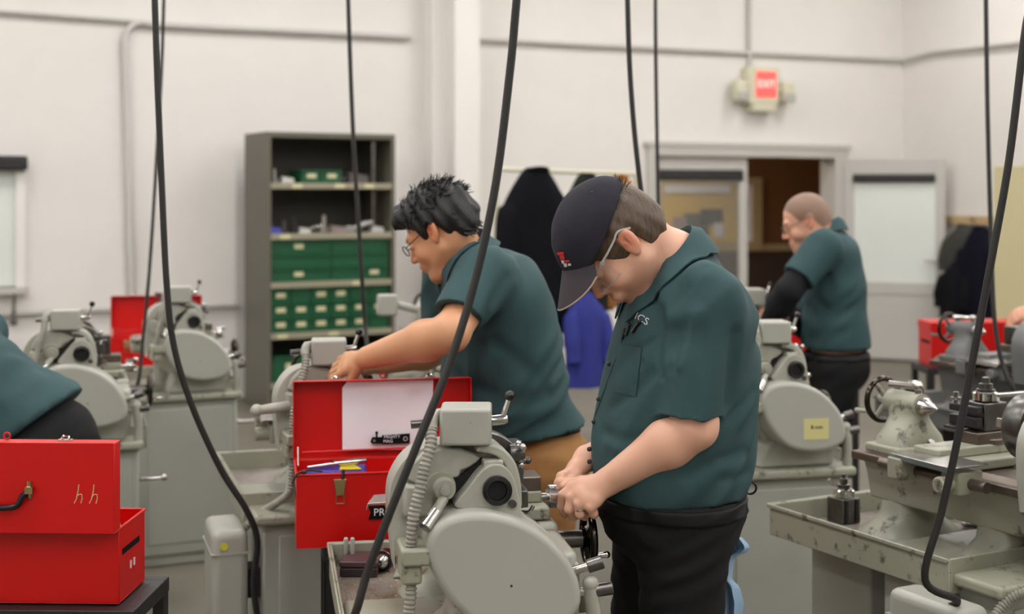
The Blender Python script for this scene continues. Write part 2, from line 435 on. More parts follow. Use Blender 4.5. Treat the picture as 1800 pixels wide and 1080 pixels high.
# room beyond the doorway
s0, s1, t1 = D_L - 1.2, D_R + 1.5, T_BACK + 2.3
wall_obj('wall_beyond', stbox(MB(), s0, s1, t1, t1 + .1, 0, 2.7), M_BROWN, s0, t1)
mb = MB(); stbox(mb, s0 - .1, s0, T_BACK + .2, t1, 0, 2.7); stbox(mb, s1, s1 + .1, T_BACK + .2, t1, 0, 2.7)
wall_obj('wall_beyond_sides', mb, M_BROWN, s0, t1)
wall_obj('ceiling_beyond', stbox(MB(), s0, s1, T_BACK + .2, t1, 2.7, 2.8), M_CEIL, s0, t1)
wall_obj('trim_2', stbox(MB(), s0, s1, t1 - .03, t1, .98, 1.06), M_WOOD, s0, t1)
wall_obj('trim_3', stbox(MB(), s0, s1, t1 - .02, t1, 0, .98), M_DBROWN, s0, t1)
def WX(px, py, t):
    dx = (px - CXP) / FPX; Y = t / (NS[0] * dx + NS[1]); return P(px, py, Y)
tb = t1 - .02
bs0, bs1 = np.dot(WX(1150, 340, tb), US), np.dot(WX(1336, 340, tb), US)
bz0, bz1 = WX(1240, 441, tb)[2], WX(1240, 312, tb)[2]
nb = thing('notice_board', ST(bs0, tb, bz0), 'wood-framed yellow notice board beyond the glass door', 'notice board', TH)
bw, bh = bs1 - bs0, bz1 - bz0
MB().box(.04, bw - .04, -.02, .0, .04, bh - .04).build('board', M_CORK, nb)
mb = MB(); mb.box(0, bw, -.05, 0, 0, .10); mb.box(0, bw, -.05, 0, bh - .08, bh); mb.box(0, .08, -.05, 0, .1, bh - .08); mb.box(bw - .13, bw, -.05, 0, .1, bh - .08)
mb.build('frame', M_WOOD, nb, .005)
MB().box(bw - .22, bw - .13, -.03, -.02, .10, bh - .08).build('white_mat', M_PAPER, nb)
for i, (x, z, ww, hh, m) in enumerate([(.38, .17, .34, .26, MATS['grey_rubber']), (.60, .30, .30, .18, M_COAT5), (.78, .16, .14, .16, M_PAPER), (.10, bh - .18, .9, .09, M_PAPER), (.22, .25, .18, .14, mat('mauve_print', (168, 140, 150), .8))]):
    q = MB().box(x, x + ww, -.035 - .004 * i, -.03 - .004 * i, z, z + hh)
    mm = Matrix.Translation(Vector(tuple(ST(bs0, tb, bz0)))) @ Matrix.Rotation(TH, 4, 'Z')
    q.v = [tuple(mm @ Vector(v)) for v in q.v]
    tag(q.build('pinned_sheet', m), ['dark grey sheet pinned low on the yellow notice board', 'grey sheet on the right half of the yellow notice board', 'small white sheet at the lower right of the notice board',
        'long pale strip pinned along the top of the notice board', 'mauve sheet at the left of the dark sheets on the notice board'][i], 'paper', 'sheets on the notice board')
ct = thing('ceiling_lamp', ST((D_L + D_R) / 2 - .5, T_BACK + 1.3, 2.62), 'ceiling lamp in the room beyond the doors, out of sight', 'light', TH)
MB().box(-.5, .5, -.15, .15, .02, .08).build('housing', M_WALLP, ct)
MB().box(-.47, .47, -.12, .12, -.005, .02).build('diffuser', mat('lamp_warm', (1.0, 0.88, 0.70), emit=34.0), ct)

# ------------------------------------------------------------------ exit sign with two lamp heads
e = WB(1332, 176); so = np.dot(e, US)
es = thing('exit_sign', ST(so, T_BACK, WB(1332, 192)[2]), 'beige exit sign with red lit face and two lamp heads above the door', 'exit sign', TH)
MB().box(-.20, .17, -.12, 0, 0.04, .40).build('housing', M_BEIGE, es, .015)
MB().box(-.15, .12, -.14, 0, -.03, .04).build('battery_case', M_BEIGE, es, .01)
f = MB().box(-.105, .125, -.128, -.12, .11, .355).build('lit_face', mat('exit_red', (255, 76, 72), 0.4, emit=1.1), es)
tm = MB(); letters(tm, 'EXIT', .10, (.01, -.130, .235), (1, 0, 0), (0, 0, 1)); tm.build('lettering', mat('exit_letters', (255, 214, 204), 0.4, emit=1.0), f)
for sx, x in ((-1, -.285), (1, .27)):
    h = MB(); h.box(x - .07, x + .07, -.16, -.04, .06, .27); lh = h.build('lamp_head', M_BEIGE, es, .03, 3)
    MB().box(x - .058, x + .058, -.168, -.158, .07, .15).build('lens', M_GALV, lh)
    MB().tube([(x * .55, -.06, .2), (x * .8, -.08, .2)], .03).build('bracket', M_BEIGE, es)

# ------------------------------------------------------------------ shelving cabinet
CA = math.radians(30); cp = P(470, 340, 10.6)
cu = np.array([math.cos(CA), math.sin(CA), 0]); cn = np.array([-math.sin(CA), math.cos(CA), 0])
CWD, CDP, CHT = 1.07, .52, 2.13
sh = thing('shelving_cabinet', (cp[0], cp[1], 0), 'tall olive grey open steel shelving cabinet against the back wall', 'shelving', CA)
MB().box(0, .03, 0, CDP, 0, CHT).build('side_panel', M_GREYC, sh); MB().box(CWD - .03, CWD, 0, CDP, 0, CHT).build('side_panel', M_GREYC, sh)
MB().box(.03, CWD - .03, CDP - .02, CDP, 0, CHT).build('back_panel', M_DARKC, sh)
MB().box(.03, CWD - .03, 0, CDP - .02, CHT - .04, CHT).build('top_panel', M_GREYC, sh)
MB().box(.03, CWD - .03, .02, CDP - .02, 0, .08).build('plinth', M_GREYC, sh)
Ym = 10.85
shelfz = [EYE - (y - HYP) * Ym / FPX for y in (322, 410, 494, 582, 668)]
for z in shelfz:
    mb = MB(); mb.box(.03, CWD - .03, .0, CDP - .02, z - .012, z); mb.box(.03, CWD - .03, -.004, .012, z - .045, z)
    s_ = mb.build('shelf', mat('shelf_edge', (150, 144, 122), .5), sh)
for x in (.2, .55, .8): MB().box(x, x + .08, -.009, -.004, shelfz[0] - .04, shelfz[0] - .008).build('shelf_tag', M_CARD, sh)
for x, i in ((.1, 1), (.7, 2), (.08, 3), (.5, 3), (.2, 4)): MB().box(x, x + .08, -.009, -.004, shelfz[i] - .04, shelfz[i] - .008).build('shelf_tag', M_CARD, sh)
for i in range(2):
    MB().box(CWD - .2, CWD - .17, CDP - .06, CDP - .03, .1, CHT - .05) if i else MB().box(CWD - .16, CWD - .13, .1, .13, shelfz[1], CHT - .05).build('slotted_post', M_STEELD, sh)
def inshelf(x, y, z): return np.array([cp[0], cp[1], 0]) + cu * x + cn * y + np.array([0, 0, z])
bin_n = [0]
def bin_(x, z, wd, dp, ht, label, tagpos=.5):
    t = thing('green_bin', inshelf(x + wd / 2, .03, z), label, 'storage bin', CA, 'green storage bins in the shelving cabinet')
    mb = MB(); tk = .006
    mb.box(-wd / 2, wd / 2, 0, dp, 0, tk); mb.box(-wd / 2, wd / 2, 0, tk, tk, ht); mb.box(-wd / 2, wd / 2, dp - tk, dp, tk, ht)
    mb.box(-wd / 2, -wd / 2 + tk, tk, dp - tk, tk, ht); mb.box(wd / 2 - tk, wd / 2, tk, dp - tk, tk, ht)
    mb.box(-wd / 2, wd / 2, -.012, 0, ht - .016, ht)
    mb.build('tray', M_GREEN, t)
    if tagpos is not None:
        lw_ = min(.075, wd * .55)
        MB().box(-wd / 2 + wd * tagpos - lw_ / 2, -wd / 2 + wd * tagpos + lw_ / 2, -.005, -.001, ht * .38, ht * .72).build('label_card', M_CARD, t)
    return t
for i, x in enumerate((.29, .46)): bin_(x, shelfz[0] + .001, .16, .3, .10, ['left green bin on the top shelf of the cabinet', 'right green bin on the top shelf of the cabinet'][i])
hr = (shelfz[1] - .045 - shelfz[2]) / 3.05
for r in range(3):
    for c_ in range(2):
        bin_(.04 + c_ * .495, shelfz[2] + .001 + r * hr, .488, .4, hr - .004, '%s wide green bin in the %s row of the upper bin shelf' % (('left', 'right')[c_], ('bottom', 'middle', 'top')[r]),
             [(.46, .75), (None, None), (.46, None)][r][c_])
hr = (shelfz[2] - .045 - shelfz[3]) / 3.05; cw = (CWD - .08) / 6
ordn = ('first', 'second', 'third', 'fourth', 'fifth', 'sixth')
for r in range(3):
    for c_ in range(6):
        bin_(.04 + c_ * cw, shelfz[3] + .001 + r * hr, cw - .008, .4, hr - .004, '%s small labelled green bin from the left in the %s row' % (ordn[c_], ('bottom', 'middle', 'top')[r]),
             .5 if (r, c_) not in ((0, 5), (2, 4), (2, 5), (2, 1)) else None)
for i, x in enumerate((.05, .40, .72)): bin_(x, shelfz[4] + .001, .29, .4, .2, ['left', 'middle', 'right'][i] + ' green bin on the lowest bin shelf of the cabinet')
# loose hardware on the two upper shelves
def hardware(x, sidx, shape, sc, m, label):
    b = MB(); z = shelfz[sidx] + .001
    p = lambda a, b_, c: inshelf(x + a * sc, .10 + b_ * sc, z + c * sc)
    if shape == 0:
        b.rev([(.03 * sc, 0), (.03 * sc, .02 * sc), (.014 * sc, .022 * sc), (.012 * sc, .09 * sc), (.005 * sc, .095 * sc)], p(0, 0, 0), (0, 0, 1), 12)
    elif shape == 1:
        b.add([p(*q) for q in [(-.05, -.04, 0), (.05, -.04, 0), (.05, .04, 0), (-.05, .04, 0), (-.04, -.03, .05), (.05, -.03, .035), (.05, .03, .035), (-.04, .03, .05)]],
              [(0, 3, 2, 1), (4, 5, 6, 7), (0, 1, 5, 4), (1, 2, 6, 5), (2, 3, 7, 6), (3, 0, 4, 7)])
    else:
        b.tube([p(-.08, 0, .012), p(.02, 0, .05), p(.08, 0, .06)], [.012 * sc, .016 * sc, .01 * sc]); b.ball(p(-.08, 0, .02), .022 * sc)
    return tag(b.build('spare_part', m), label, 'hardware', 'loose hardware on the cabinet shelves')
hw = [(.09, 0, 0, 1.2, M_STEEL, 'slim steel arbor at the left of the top shelf'), (.19, 0, 1, 1.0, M_GALV, 'pale metal block left of the top shelf bins'), (.66, 0, 2, .8, M_STEELD, 'dark rod right of the top shelf bins'),
      (.77, 0, 1, 1.7, mat('dark_casting', (70, 62, 58), .6), 'large dark casting at the right of the top shelf'),
      (.08, 1, 1, 1.1, M_BLUEP, 'blue block at the left end of the second shelf'), (.17, 1, 0, 1.1, M_STEELD, 'dark arbor next to the blue block'), (.25, 1, 0, 1.3, M_IRON, 'black upright tool on the second shelf'),
      (.33, 1, 1, .9, M_GALV, 'pale block on the left half of the second shelf'), (.41, 1, 2, .9, M_STEEL, 'steel bar lying near the middle of the second shelf'), (.50, 1, 0, 1.5, M_STEEL, 'tall bright arbor in the middle of the second shelf'),
      (.60, 1, 1, 1.2, mat('mauve_casting', (120, 104, 100), .6), 'brownish casting right of the tall bright arbor'), (.70, 1, 1, 1.0, M_STEELD, 'dark block on the right half of the second shelf'),
      (.82, 1, 2, 1.3, M_GALV, 'bent pale bar at the right of the second shelf'), (.95, 1, 1, 1.0, M_GALV, 'pale block at the right end of the second shelf')]
for h in hw: hardware(*h)

# ------------------------------------------------------------------ coats
def coat(name, p, wd, ht, dp, m, label, rot=0.0, hood=True, seed=0):
    """hanging garment: body, two sleeves, collar, built as tapering folded tubes"""
    t = thing(name, p, label, 'coat', rot, 'coats hanging in the shop')
    rg = np.random.default_rng(seed); rows = []; n = 40
    for j, (fz, fw, fd) in enumerate([(0, 1.0, .9), (.25, 1.0, 1.0), (.5, .98, 1.0), (.70, .92, .95), (.80, .80, .88), (.88, .62, .75), (.94, .46, .6), (.98, .34, .45), (1.0, .22, .3)]):
        ring = []
        for k in range(n):
            a = 2 * PI * k / n
            fold = 1 + .10 * math.sin(5 * a + seed) * (1 - fz) + .05 * math.sin(11 * a + 2 * seed) * (1 - fz)
            ring.append((math.cos(a) * wd / 2 * fw * fold, math.sin(a) * dp / 2 * fd * fold, fz * ht))
        rows.append(ring)
    v = [q for r in rows for q in r]; R = len(rows)
    f = [(i * n + k, i * n + (k + 1) % n, (i + 1) * n + (k + 1) % n, (i + 1) * n + k) for i in range(R - 1) for k in range(n)] + [tuple(range(n - 1, -1, -1)), tuple(range((R - 1) * n, R * n))]
    MB().add(v, f).build('coat_body', m, t, smooth=80)
    for sx in (-1, 1):
        mb = MB(); mb.tube(spline([(sx * wd * .26, 0, ht * .83), (sx * wd * .40, -.02, ht * .70), (sx * wd * .45, -.05, ht * .5), (sx * wd * .44, -.06, ht * .28)], 5), [dp * .22] * 4 + [dp * .30] * 8 + [dp * .26] * 4, 12)
        mb.build('sleeve', m, t, smooth=80)
    mb = MB(); mb.torus((0, 0, ht * .975), (0, .25, 1), wd * .14, wd * .03, 18, 8); mb.build('collar', m, t, smooth=80)
    return t
# rack with two rails at the back, behind the two lathe men
RY = 9.3
r0, r1 = P(872, 298, RY), P(1118, 306, RY + .55)
rk = thing('coat_rack', ((r0[0] + r1[0]) / 2, (r0[1] + r1[1]) / 2, 0), 'pale two-rail coat rack standing behind the lathes', 'coat rack')
q0 = r0 - np.array(rk.location); q1 = r1 - np.array(rk.location)
MB().tube([q0, q1], .016).build('top_rail', M_BEIGE, rk)
for q in (q0, q1): MB().tube([q, (q[0], q[1], .06)], .018).build('post', M_BEIGE, rk); MB().tube([(q[0] - .1, q[1] - .25, .03), (q[0] + .1, q[1] + .25, .03)], .03).build('foot', M_BEIGE, rk)
lz_ = 1.02
MB().tube([(q0[0], q0[1], lz_), (q1[0], q1[1], lz_)], .014).build('lower_rail', M_BEIGE, rk)
ra = math.atan2(q1[1] - q0[1], q1[0] - q0[0])
def on_rack(f, ztop, ht): p = r0 + (r1 - r0) * f; return (p[0], p[1] - .05, ztop - ht)
coat('hanging_coat', on_rack(.27, 1.835, 1.12), .56, 1.12, .26, M_COAT, 'large black coat at the left end of the coat rack', ra, seed=1)
coat('hanging_coat', on_rack(.63, 1.80, .95), .38, .95, .24, M_COAT2, 'olive black coat in the middle of the coat rack', ra, seed=2)
coat('hanging_coat', on_rack(.88, 1.79, .92), .34, .92, .20, M_COAT3, 'tan brown coat at the right end of the coat rack', ra, seed=3)
coat('hanging_coat', (on_rack(.60, 1, 1)[0] + .01, on_rack(.60, 1, 1)[1] - .22, .36), .30, .64, .2, M_BLUE, 'royal blue jacket hanging low, under the black coats', ra, seed=4)
# coats on hooks on the right wall
hz = 1.36; hp = WR(1702, 380, .03)
hk = thing('hook_rail', (hp[0], hp[1], hz), 'pale hook rail on the right wall by the open door', 'hook rail', TH - PI / 2)
MB().box(-.7, .9, -.02, .02, 0, .08).build('rail', M_WOOD, hk)
for i in range(5): MB().tube([(-.5 + i * .3, -.02, .05), (-.5 + i * .3, -.06, .04), (-.5 + i * .3, -.07, .07)], .006).build('hook', M_STEELD, hk)
for i, (px, zt, ht, wd, m, lb) in enumerate([(1696, 1.36, .62, .42, M_COAT5, 'dark grey coat on the hook nearest the open door'), (1724, 1.35, .92, .46, M_COAT4, 'navy black coat right of the dark grey one'), (1684, 1.0, .60, .36, M_COAT, 'short black coat hung low beside the open door')]):
    p = WR(px, 400, .20 + .05 * i)
    coat('hanging_coat', (p[0], p[1], zt - ht), wd, ht, .26, m, lb, TH - PI / 2, seed=6 + i)

# locker at right edge
lp = P(1757, 340, 8.3)
lk = thing('locker', (lp[0] + .36, lp[1] + .25, 0), 'tall cream steel locker at the right edge', 'locker', math.radians(12))
LH = EYE + 50 * 8.3 / FPX
MB().box(-.21, .72, -.22, .22, 0, LH).build('body', M_LOCK, lk, .005)
for i in range(3):
    dr = MB().box(-.20 + i * .31, .10 + i * .31, -.235, -.22, .08, LH - .03).build('door', M_LOCK, lk, .004)
    mb = MB(); mb.box(-.17 + i * .31, -.14 + i * .31, -.25, -.235, 1.18, 1.30); mb.build('handle', M_STEELD, dr)
    for j in range(4): MB().box(-.12 + i * .31, .02 + i * .31, -.238, -.234, LH - .14 - j * .03, LH - .13 - j * .03).build('vent_slot', M_DARKC, dr)
# ------------------------------------------------------------------ lathes: x' to the operator's side, y' along the bed away from the gear cover, z up; spindle axis at x'=0
SPZ = 1.088
lx = lambda px: (px - 868) / 880.0
lz = lambda py: SPZ - (py - 855) / 900.0
def arc_pts(pts, n=6): return [(p[0], p[1]) for p in spline([(a, b, 0) for a, b in pts], n)]
def ribbed(pts, r, pitch, n=12):
    """flexible metal hose: tube with a rib every pitch"""
    pts = spline(pts, 10); d = [0]
    for a, b in zip(pts[:-1], pts[1:]): d.append(d[-1] + np.linalg.norm(b - a))
    tot = d[-1]; m = int(tot / pitch * 4); out = []; rs = []
    arr = np.array(pts)
    for i in range(m + 1):
        s = tot * i / m
        out.append(np.array([np.interp(s, d, arr[:, k]) for k in range(3)])); rs.append(r * (1.0 if i % 4 in (1, 2) else .80))
    mb = MB(); mb.tube(out, rs, n); return mb

def make_lathe():
    t = thing('metal_lathe', (0, 0, 0), 'x', 'lathe')
    B = lambda mb, name, m, par=t, **k: mb.build(name, m, par, **k)
    # pedestals, top plate, chip pan
    mb = MB(); mb.box(-.245, .20, -.015, .36, .05, .735); mb.box(-.22, .175, .0, .34, 0, .05); B(mb, 'head_pedestal', M_CAB, bevel=.008)
    mb = MB(); mb.box(-.16, .16, .50, .74, 0, .735); B(mb, 'tail_pedestal', M_CAB, bevel=.008)
    B(MB().box(-.27, .215, -.045, .40, .735, .765), 'top_plate', M_PAINTW, bevel=.010, segs=3)
    B(MB().box(-.20, .17, -.02, -.012, .10, .70), 'pedestal_door', M_CAB, bevel=.004)
    x0, x1, y0, y1, w = -.285, .235, .10, .765, .006
    mb = MB(); mb.box(x0, x0 + w, y0, y1, .715, .80); mb.box(x1 - w, x1, y0, y1, .715, .80); mb.box(x0 + w, x1 - w, y0, y0 + w, .715, .80); mb.box(x0 + w, x1 - w, y1 - w, y1, .715, .80)
    mb.box(x0 - .006, x0, y0, y1, .79, .802); mb.box(x0 - .006, x1, y1, y1 + .006, .79, .802)
    pn = B(mb, 'chip_pan', M_PAINTW, bevel=.003)
    B(MB().box(x0 + w, x1 - w, y0 + w, y1 - w, .735, .742), 'pan_floor', M_PANF, pn)
    # bed with ways
    bedp = [(-.07, .83), (-.085, .90), (-.095, .935), (.095, .935), (.085, .90), (.07, .83)]
    mb = MB(); mb.prism(bedp, .02, .60); B(mb, 'bed', M_PAINTW, bevel=.006)
    mb = MB(); mb.box(-.125, .125, .02, .615, .938, .960)
    for x in (-.085, .085): mb.prism([(x - .02, .958), (x, .974), (x + .02, .958)], .02, .615)
    B(mb, 'ways', M_STEELW, bevel=.003)
    for ya, yb in ((.12, .24), (.46, .58)):
        mb = MB()
        prof = [(.14, .742), (.135, .752), (.10, .775), (.075, .80), (.07, .84)]
        v = []; c = (ya + yb) / 2; hy = (yb - ya) / 2
        for r, z in prof:
            for a in range(16):
                an = 2 * PI * a / 16; ex = .65
                cx_ = math.copysign(abs(math.cos(an)) ** ex, math.cos(an)); sy_ = math.copysign(abs(math.sin(an)) ** ex, math.sin(an))
                v.append((cx_ * r, c + sy_ * (hy + (r - .07) * .6), z))
        f = [(i * 16 + k, i * 16 + (k + 1) % 16, (i + 1) * 16 + (k + 1) % 16, (i + 1) * 16 + k) for i in range(4) for k in range(16)] + [tuple(range(15, -1, -1)), tuple(range(64, 80))]
        mb.add(v, f)
        B(mb, 'bed_foot', M_PAINTW)
    # headstock
    hp_ = arc_pts([(lx(700), lz(1000)), (lx(692), lz(930)), (lx(690), lz(868)), (lx(700), lz(832)), (lx(722), lz(802)), (lx(752), lz(786)), (lx(800), lz(780)), (lx(850), lz(780)), (lx(884), lz(790)), (lx(906), lz(820)), (lx(914), lz(860)), (lx(916), lz(905)), (lx(925), lz(960))], 4)
    mb = MB(); mb.prism(hp_ + [(lx(925), .955), (lx(700), .955)], .02, .105)
    B(mb, 'headstock', M_PAINT, bevel=.012, segs=3)
    # crescent front lid over the belt
    arch = [(lx(x), lz(y)) for x, y in ((838, 782), (865, 780), (888, 792), (905, 815), (914, 850), (916, 892))]
    inner = [(lx(x), lz(y)) for x, y in ((900, 892), (898, 855), (890, 826), (876, 805), (858, 796), (836, 792))]
    mb = MB(); mb.prism(arc_pts(arch, 5) + arc_pts(inner, 5), -.012, .05); B(mb, 'belt_guard_rim', M_PAINT, bevel=.007, segs=3)
    lid = [(lx(x), lz(y)) for x, y in ((718, 838), (728, 812), (748, 792), (780, 786), (812, 788), (834, 798), (846, 806), (838, 814), (826, 822), (812, 826), (808, 838), (796, 840), (782, 834), (760, 840), (738, 850))]
    mb = MB(); mb.prism(lid, .004, .04); B(mb, 'headstock_lid', M_PAINT, bevel=.004)
    mb = MB(); mb.prism([(lx(x), lz(y)) for x, y in ((776, 880), (776, 836), (812, 836), (850, 806), (840, 850), (800, 884))], .010, .03); B(mb, 'shadow_fill', M_HOLE)  # solid black piece standing in for shade between lid and spindle bracket
    mb = MB(); mb.prism([(lx(x), lz(y)) for x, y in ((712, 846), (764, 850), (770, 880), (760, 905), (712, 905))], .0, .04); B(mb, 'side_casting', M_PAINT, bevel=.008)
    # spindle bracket and bore
    br = arc_pts([(lx(x), lz(y)) for x, y in ((800, 884), (797, 876), (818, 852), (840, 824), (858, 812), (880, 814), (896, 832), (905, 862), (911, 890), (914, 908))], 4)
    mb = MB(); mb.prism(br + [(lx(914), lz(925)), (lx(880), lz(905)), (lx(840), lz(892))], -.034, .05); B(mb, 'spindle_bracket', M_PAINT, bevel=.008, segs=3)
    B(MB().box(lx(848), lx(882), -.02, .03, lz(822), lz(806)), 'bracket_cap', M_PAINT, bevel=.004)
    mb = MB(); mb.rev([(.0285, .0), (.0285, .012), (.022, .014), (.019, .006), (.0185, -.0)], (0, -.034, SPZ), (0, -1, 0), 32, caps=False); ring = B(mb, 'bore_ring', M_BLACK)
    mb = MB(); mb.rev([(.0188, 0), (.0188, .004)], (0, -.034, SPZ), (0, -1, 0), 24); B(mb, 'bore', M_HOLE, ring)
    mb = MB(); mb.torus((0, -.0445, SPZ), (0, 1, 0), .0212, .0016, 28, 6); B(mb, 'bore_lip', M_STEELD, ring)
    mb = MB(); mb.rev([(.008, 0), (.008, .005), (.003, .006)], (lx(895), -.034, lz(880)), (0, -1, 0), 10); B(mb, 'screw', M_STEELD)
    # gear cover: the big oval lid
    gc = arc_pts([(lx(x), lz(y)) for x, y in ((746, 955), (746, 928), (758, 905), (785, 889), (820, 884), (862, 888), (908, 904), (952, 934), (986, 974), (1003, 1015), (1005, 1048), (992, 1070), (962, 1083), (920, 1090), (872, 1087), (826, 1072), (790, 1040), (763, 1000), (746, 955))], 4)[:-1]
    mb = MB(); mb.prism(gc, -.085, .02); B(mb, 'gear_cover', M_COVER, bevel=.014, segs=4)
    c0 = np.mean(np.array(gc), axis=0)
    mb = MB(); mb.prism([(c0[0] + (x - c0[0]) * 1.015, c0[1] + (z - c0[1]) * 1.015) for x, z in gc], .015, .05); B(mb, 'cover_seat', M_PAINT, bevel=.006)
    mb = MB(); mb.rev([(.0025, 0), (.0025, .0008)], (.02, -.085, lz(1010)), (0, -1, 0), 8); B(mb, 'paint_chip', M_HOLE)
    # casting below the cover
    mb = MB(); mb.prism([(lx(770), .765), (lx(795), .84), (lx(830), .87), (lx(960), .87), (lx(1000), .90), (lx(1022), .93), (lx(1020), .82), (lx(1000), .765)], .0, .12); B(mb, 'headstock_foot', M_PAINT, bevel=.01)
    mb = MB(); mb.tube(spline([(lx(1040), -.01, .765), (lx(1042), -.01, .82), (lx(1036), -.01, lz(1035))], 5), .015, 12); mb.ball((lx(1036), -.01, lz(1032)), .017); B(mb, 'gearbox_pillar', M_PAINT)
    # electrical box on top
    eb = MB().box(lx(780), lx(868), -.02, .085, lz(780), lz(716))
    cb = np.array((lx(824), .03, 0)); rb = np.array(Matrix.Rotation(math.radians(-10), 3, 'Z')); eb.v = [tuple(rb @ (np.array(q) - cb) + cb) for q in eb.v]
    ebx = B(eb, 'switch_box', M_COVER, bevel=.006, segs=3)
    mb = MB(); mb.prism([(lx(790), lz(780)), (lx(800), lz(800)), (lx(850), lz(800)), (lx(858), lz(780))], .02, .08); B(mb, 'box_neck', M_PAINT)
    mb = MB(); mb.rev([(.0022, 0), (.0022, .001)], (lx(826), -.020, lz(740)), (0, -1, 0), 8); B(mb, 'screw', M_STEELD, ebx)
    mb = MB(); mb.tube(spline([(lx(781), .03, lz(728)), (lx(768), .02, lz(730)), (lx(760), .0, lz(742)), (lx(759), -.01, lz(752))], 5), [.010] * 5 + [.013] * 11, 12); B(mb, 'conduit_elbow', M_FLEX, ebx)
    mb = MB(); mb.tube([(lx(730), .05, lz(750)), (lx(784), .05, lz(747))], .0085, 12); B(mb, 'side_pin', M_STEELD)
    # speed lever
    mb = MB(); mb.tube([(lx(868), .03, lz(744)), (lx(888), .03, lz(743)), (lx(896), .03, lz(742))], [.010, .011, .008], 14); lv = B(mb, 'speed_lever', M_STEEL)
    mb = MB(); mb.tube([(lx(888), .03, lz(738)), (lx(899), .03, lz(706))], [.0055, .0045], 10); B(mb, 'lever_rod', M_CHROME, lv)
    mb = MB(); mb.ball((lx(901), .03, lz(701)), .0105, 16); B(mb, 'lever_ball', M_BLACK, lv)
    # flexible conduit, clamp block
    B(ribbed([(lx(759), -.012, lz(750)), (lx(756), -.03, lz(775)), (lx(746), -.04, lz(805)), (lx(735), -.05, lz(850)), (lx(725), -.055, lz(890)), (lx(721), -.055, lz(940))], .0118, .0085), 'flex_conduit', M_FLEX)
    mb = MB(); mb.box(lx(702), lx(752), -.08, .04, lz(972), lz(942)); mb.box(lx(704), lx(738), -.07, .02, lz(1005), lz(972)); B(mb, 'conduit_clamp', M_PAINTW, bevel=.006)
    B(ribbed([(lx(721), -.05, lz(1004)), (lx(719), -.055, lz(1040)), (lx(712), -.05, lz(1090)), (lx(690), .0, .79), (lx(650), .08, .74), (-.30, .10, .68)], .0118, .0085), 'flex_conduit', M_FLEX)
    # left knob and tubular lever
    mb = MB(); mb.rev([(.0215, 0), (.0215, .03), (.019, .034), (.010, .034), (.010, .040), (.001, .041)], (lx(780), .0, lz(852)), (0, -1, 0), 24); kb = B(mb, 'tumbler_knob', M_PAINT)
    mb = MB(); mb.rev([(.028, -.01), (.028, .014)], (lx(776), .0, lz(850)), (0, -1, 0), 24); B(mb, 'knob_boss', M_PAINTW, kb)
    mb = MB(); mb.tube([(lx(778), -.03, lz(868)), (lx(762), -.05, lz(886))], .010, 12); B(mb, 'lever_neck', M_PAINT, kb)
    mb = MB(); mb.tube([(lx(763), -.05, lz(885)), (lx(742), -.07, lz(908))], [.012, .0135], 14); B(mb, 'lever_sleeve', M_STEEL, kb)
    # small control handles at the front side
    mb = MB(); mb.rev([(.018, 0), (.016, .02), (.010, .03)], (lx(908), .08, lz(812)), (1, 0, 0), 12); ch = B(mb, 'control_hub', M_STEELD)
    mb = MB()
    for a in range(3):
        an = 2 * PI * a / 3 + .5; d = np.array((.2, math.cos(an), math.sin(an))) * .024; c = np.array((lx(924), .08, lz(810)))
        mb.tube([c, c + d], .004, 8); mb.ball(c + d * 1.1, .0075)
    B(mb, 'control_spokes', M_STEEL, ch)
    mb = MB(); mb.tube([(lx(912), .10, lz(838)), (lx(925), .10, lz(832)), (lx(943), .10, lz(829))], [.006, .005, .007], 10); mb.ball((lx(944), .10, lz(829)), .008); B(mb, 'feed_lever', M_STEELD)
    mb = MB(); mb.tube(spline([(lx(925), .06, lz(915)), (lx(938), .05, lz(913)), (lx(946), .05, lz(902))], 4), .004, 8); mb.ball((lx(925), .05, lz(920)), .009); B(mb, 'latch_lever', M_STEEL)
    mb = MB(); mb.box(lx(905), lx(932), .02, .09, lz(900), lz(868)); mb.rev([(.012, 0), (.012, .03)], (lx(920), .05, lz(905)), (0, 0, 1), 10); B(mb, 'latch_block', M_STEELD, bevel=.004)
    # quick-change gearbox with two plunger levers
    mb = MB(); mb.box(.10, .175, .03, .24, .82, .945); B(mb, 'gearbox', M_PAINT, bevel=.012)
    for (xa, za, xb, zb) in ((.155, .915, .215, .935), (.165, .872, .235, .883)):
        mb = MB(); mb.tube([(xa, .0, za), (xa + (xb - xa) * .55, -.01, za + (zb - za) * .55)], .009, 12); g = B(mb, 'gear_lever', M_STEEL)
        mb = MB(); mb.tube([(xa + (xb - xa) * .5, -.01, za + (zb - za) * .5), (xb, -.015, zb)], .0135, 16); B(mb, 'knurled_knob', M_STEELD, g, bevel=.002)
    # chuck
    mb = MB(); mb.rev([(.05, 0), (.05, .03), (.082, .032), (.084, .04), (.084, .085), (.080, .092), (.022, .092)], (0, .09, SPZ), (0, 1, 0), 36); ck = B(mb, 'chuck', M_STEELD)
    mb = MB()
    for a in range(3):
        an = 2 * PI * a / 3 + .9; r = np.array((math.cos(an), 0, math.sin(an)))
        mb.bar(np.array((0, .19, SPZ)) + r * .018, np.array((0, .19, SPZ)) + r * .072, .022, .03, (0, 1, 0))
    B(mb, 'chuck_jaws', M_STEEL, ck, bevel=.002)
    # carriage, cross slide, tool post
    CY = .32
    mb = MB(); mb.box(-.15, .16, CY - .09, CY + .09, .962, .990); cr = B(mb, 'carriage', M_PAINTW, bevel=.006)
    mb = MB(); mb.box(.125, .175, CY - .11, CY + .11, .835, .960); ap = B(mb, 'apron', M_PAINT, bevel=.012)
    mb = MB(); mb.box(-.14, .15, CY - .045, CY + .045, .990, 1.015); B(mb, 'cross_slide', M_PAINTW, cr, bevel=.004)
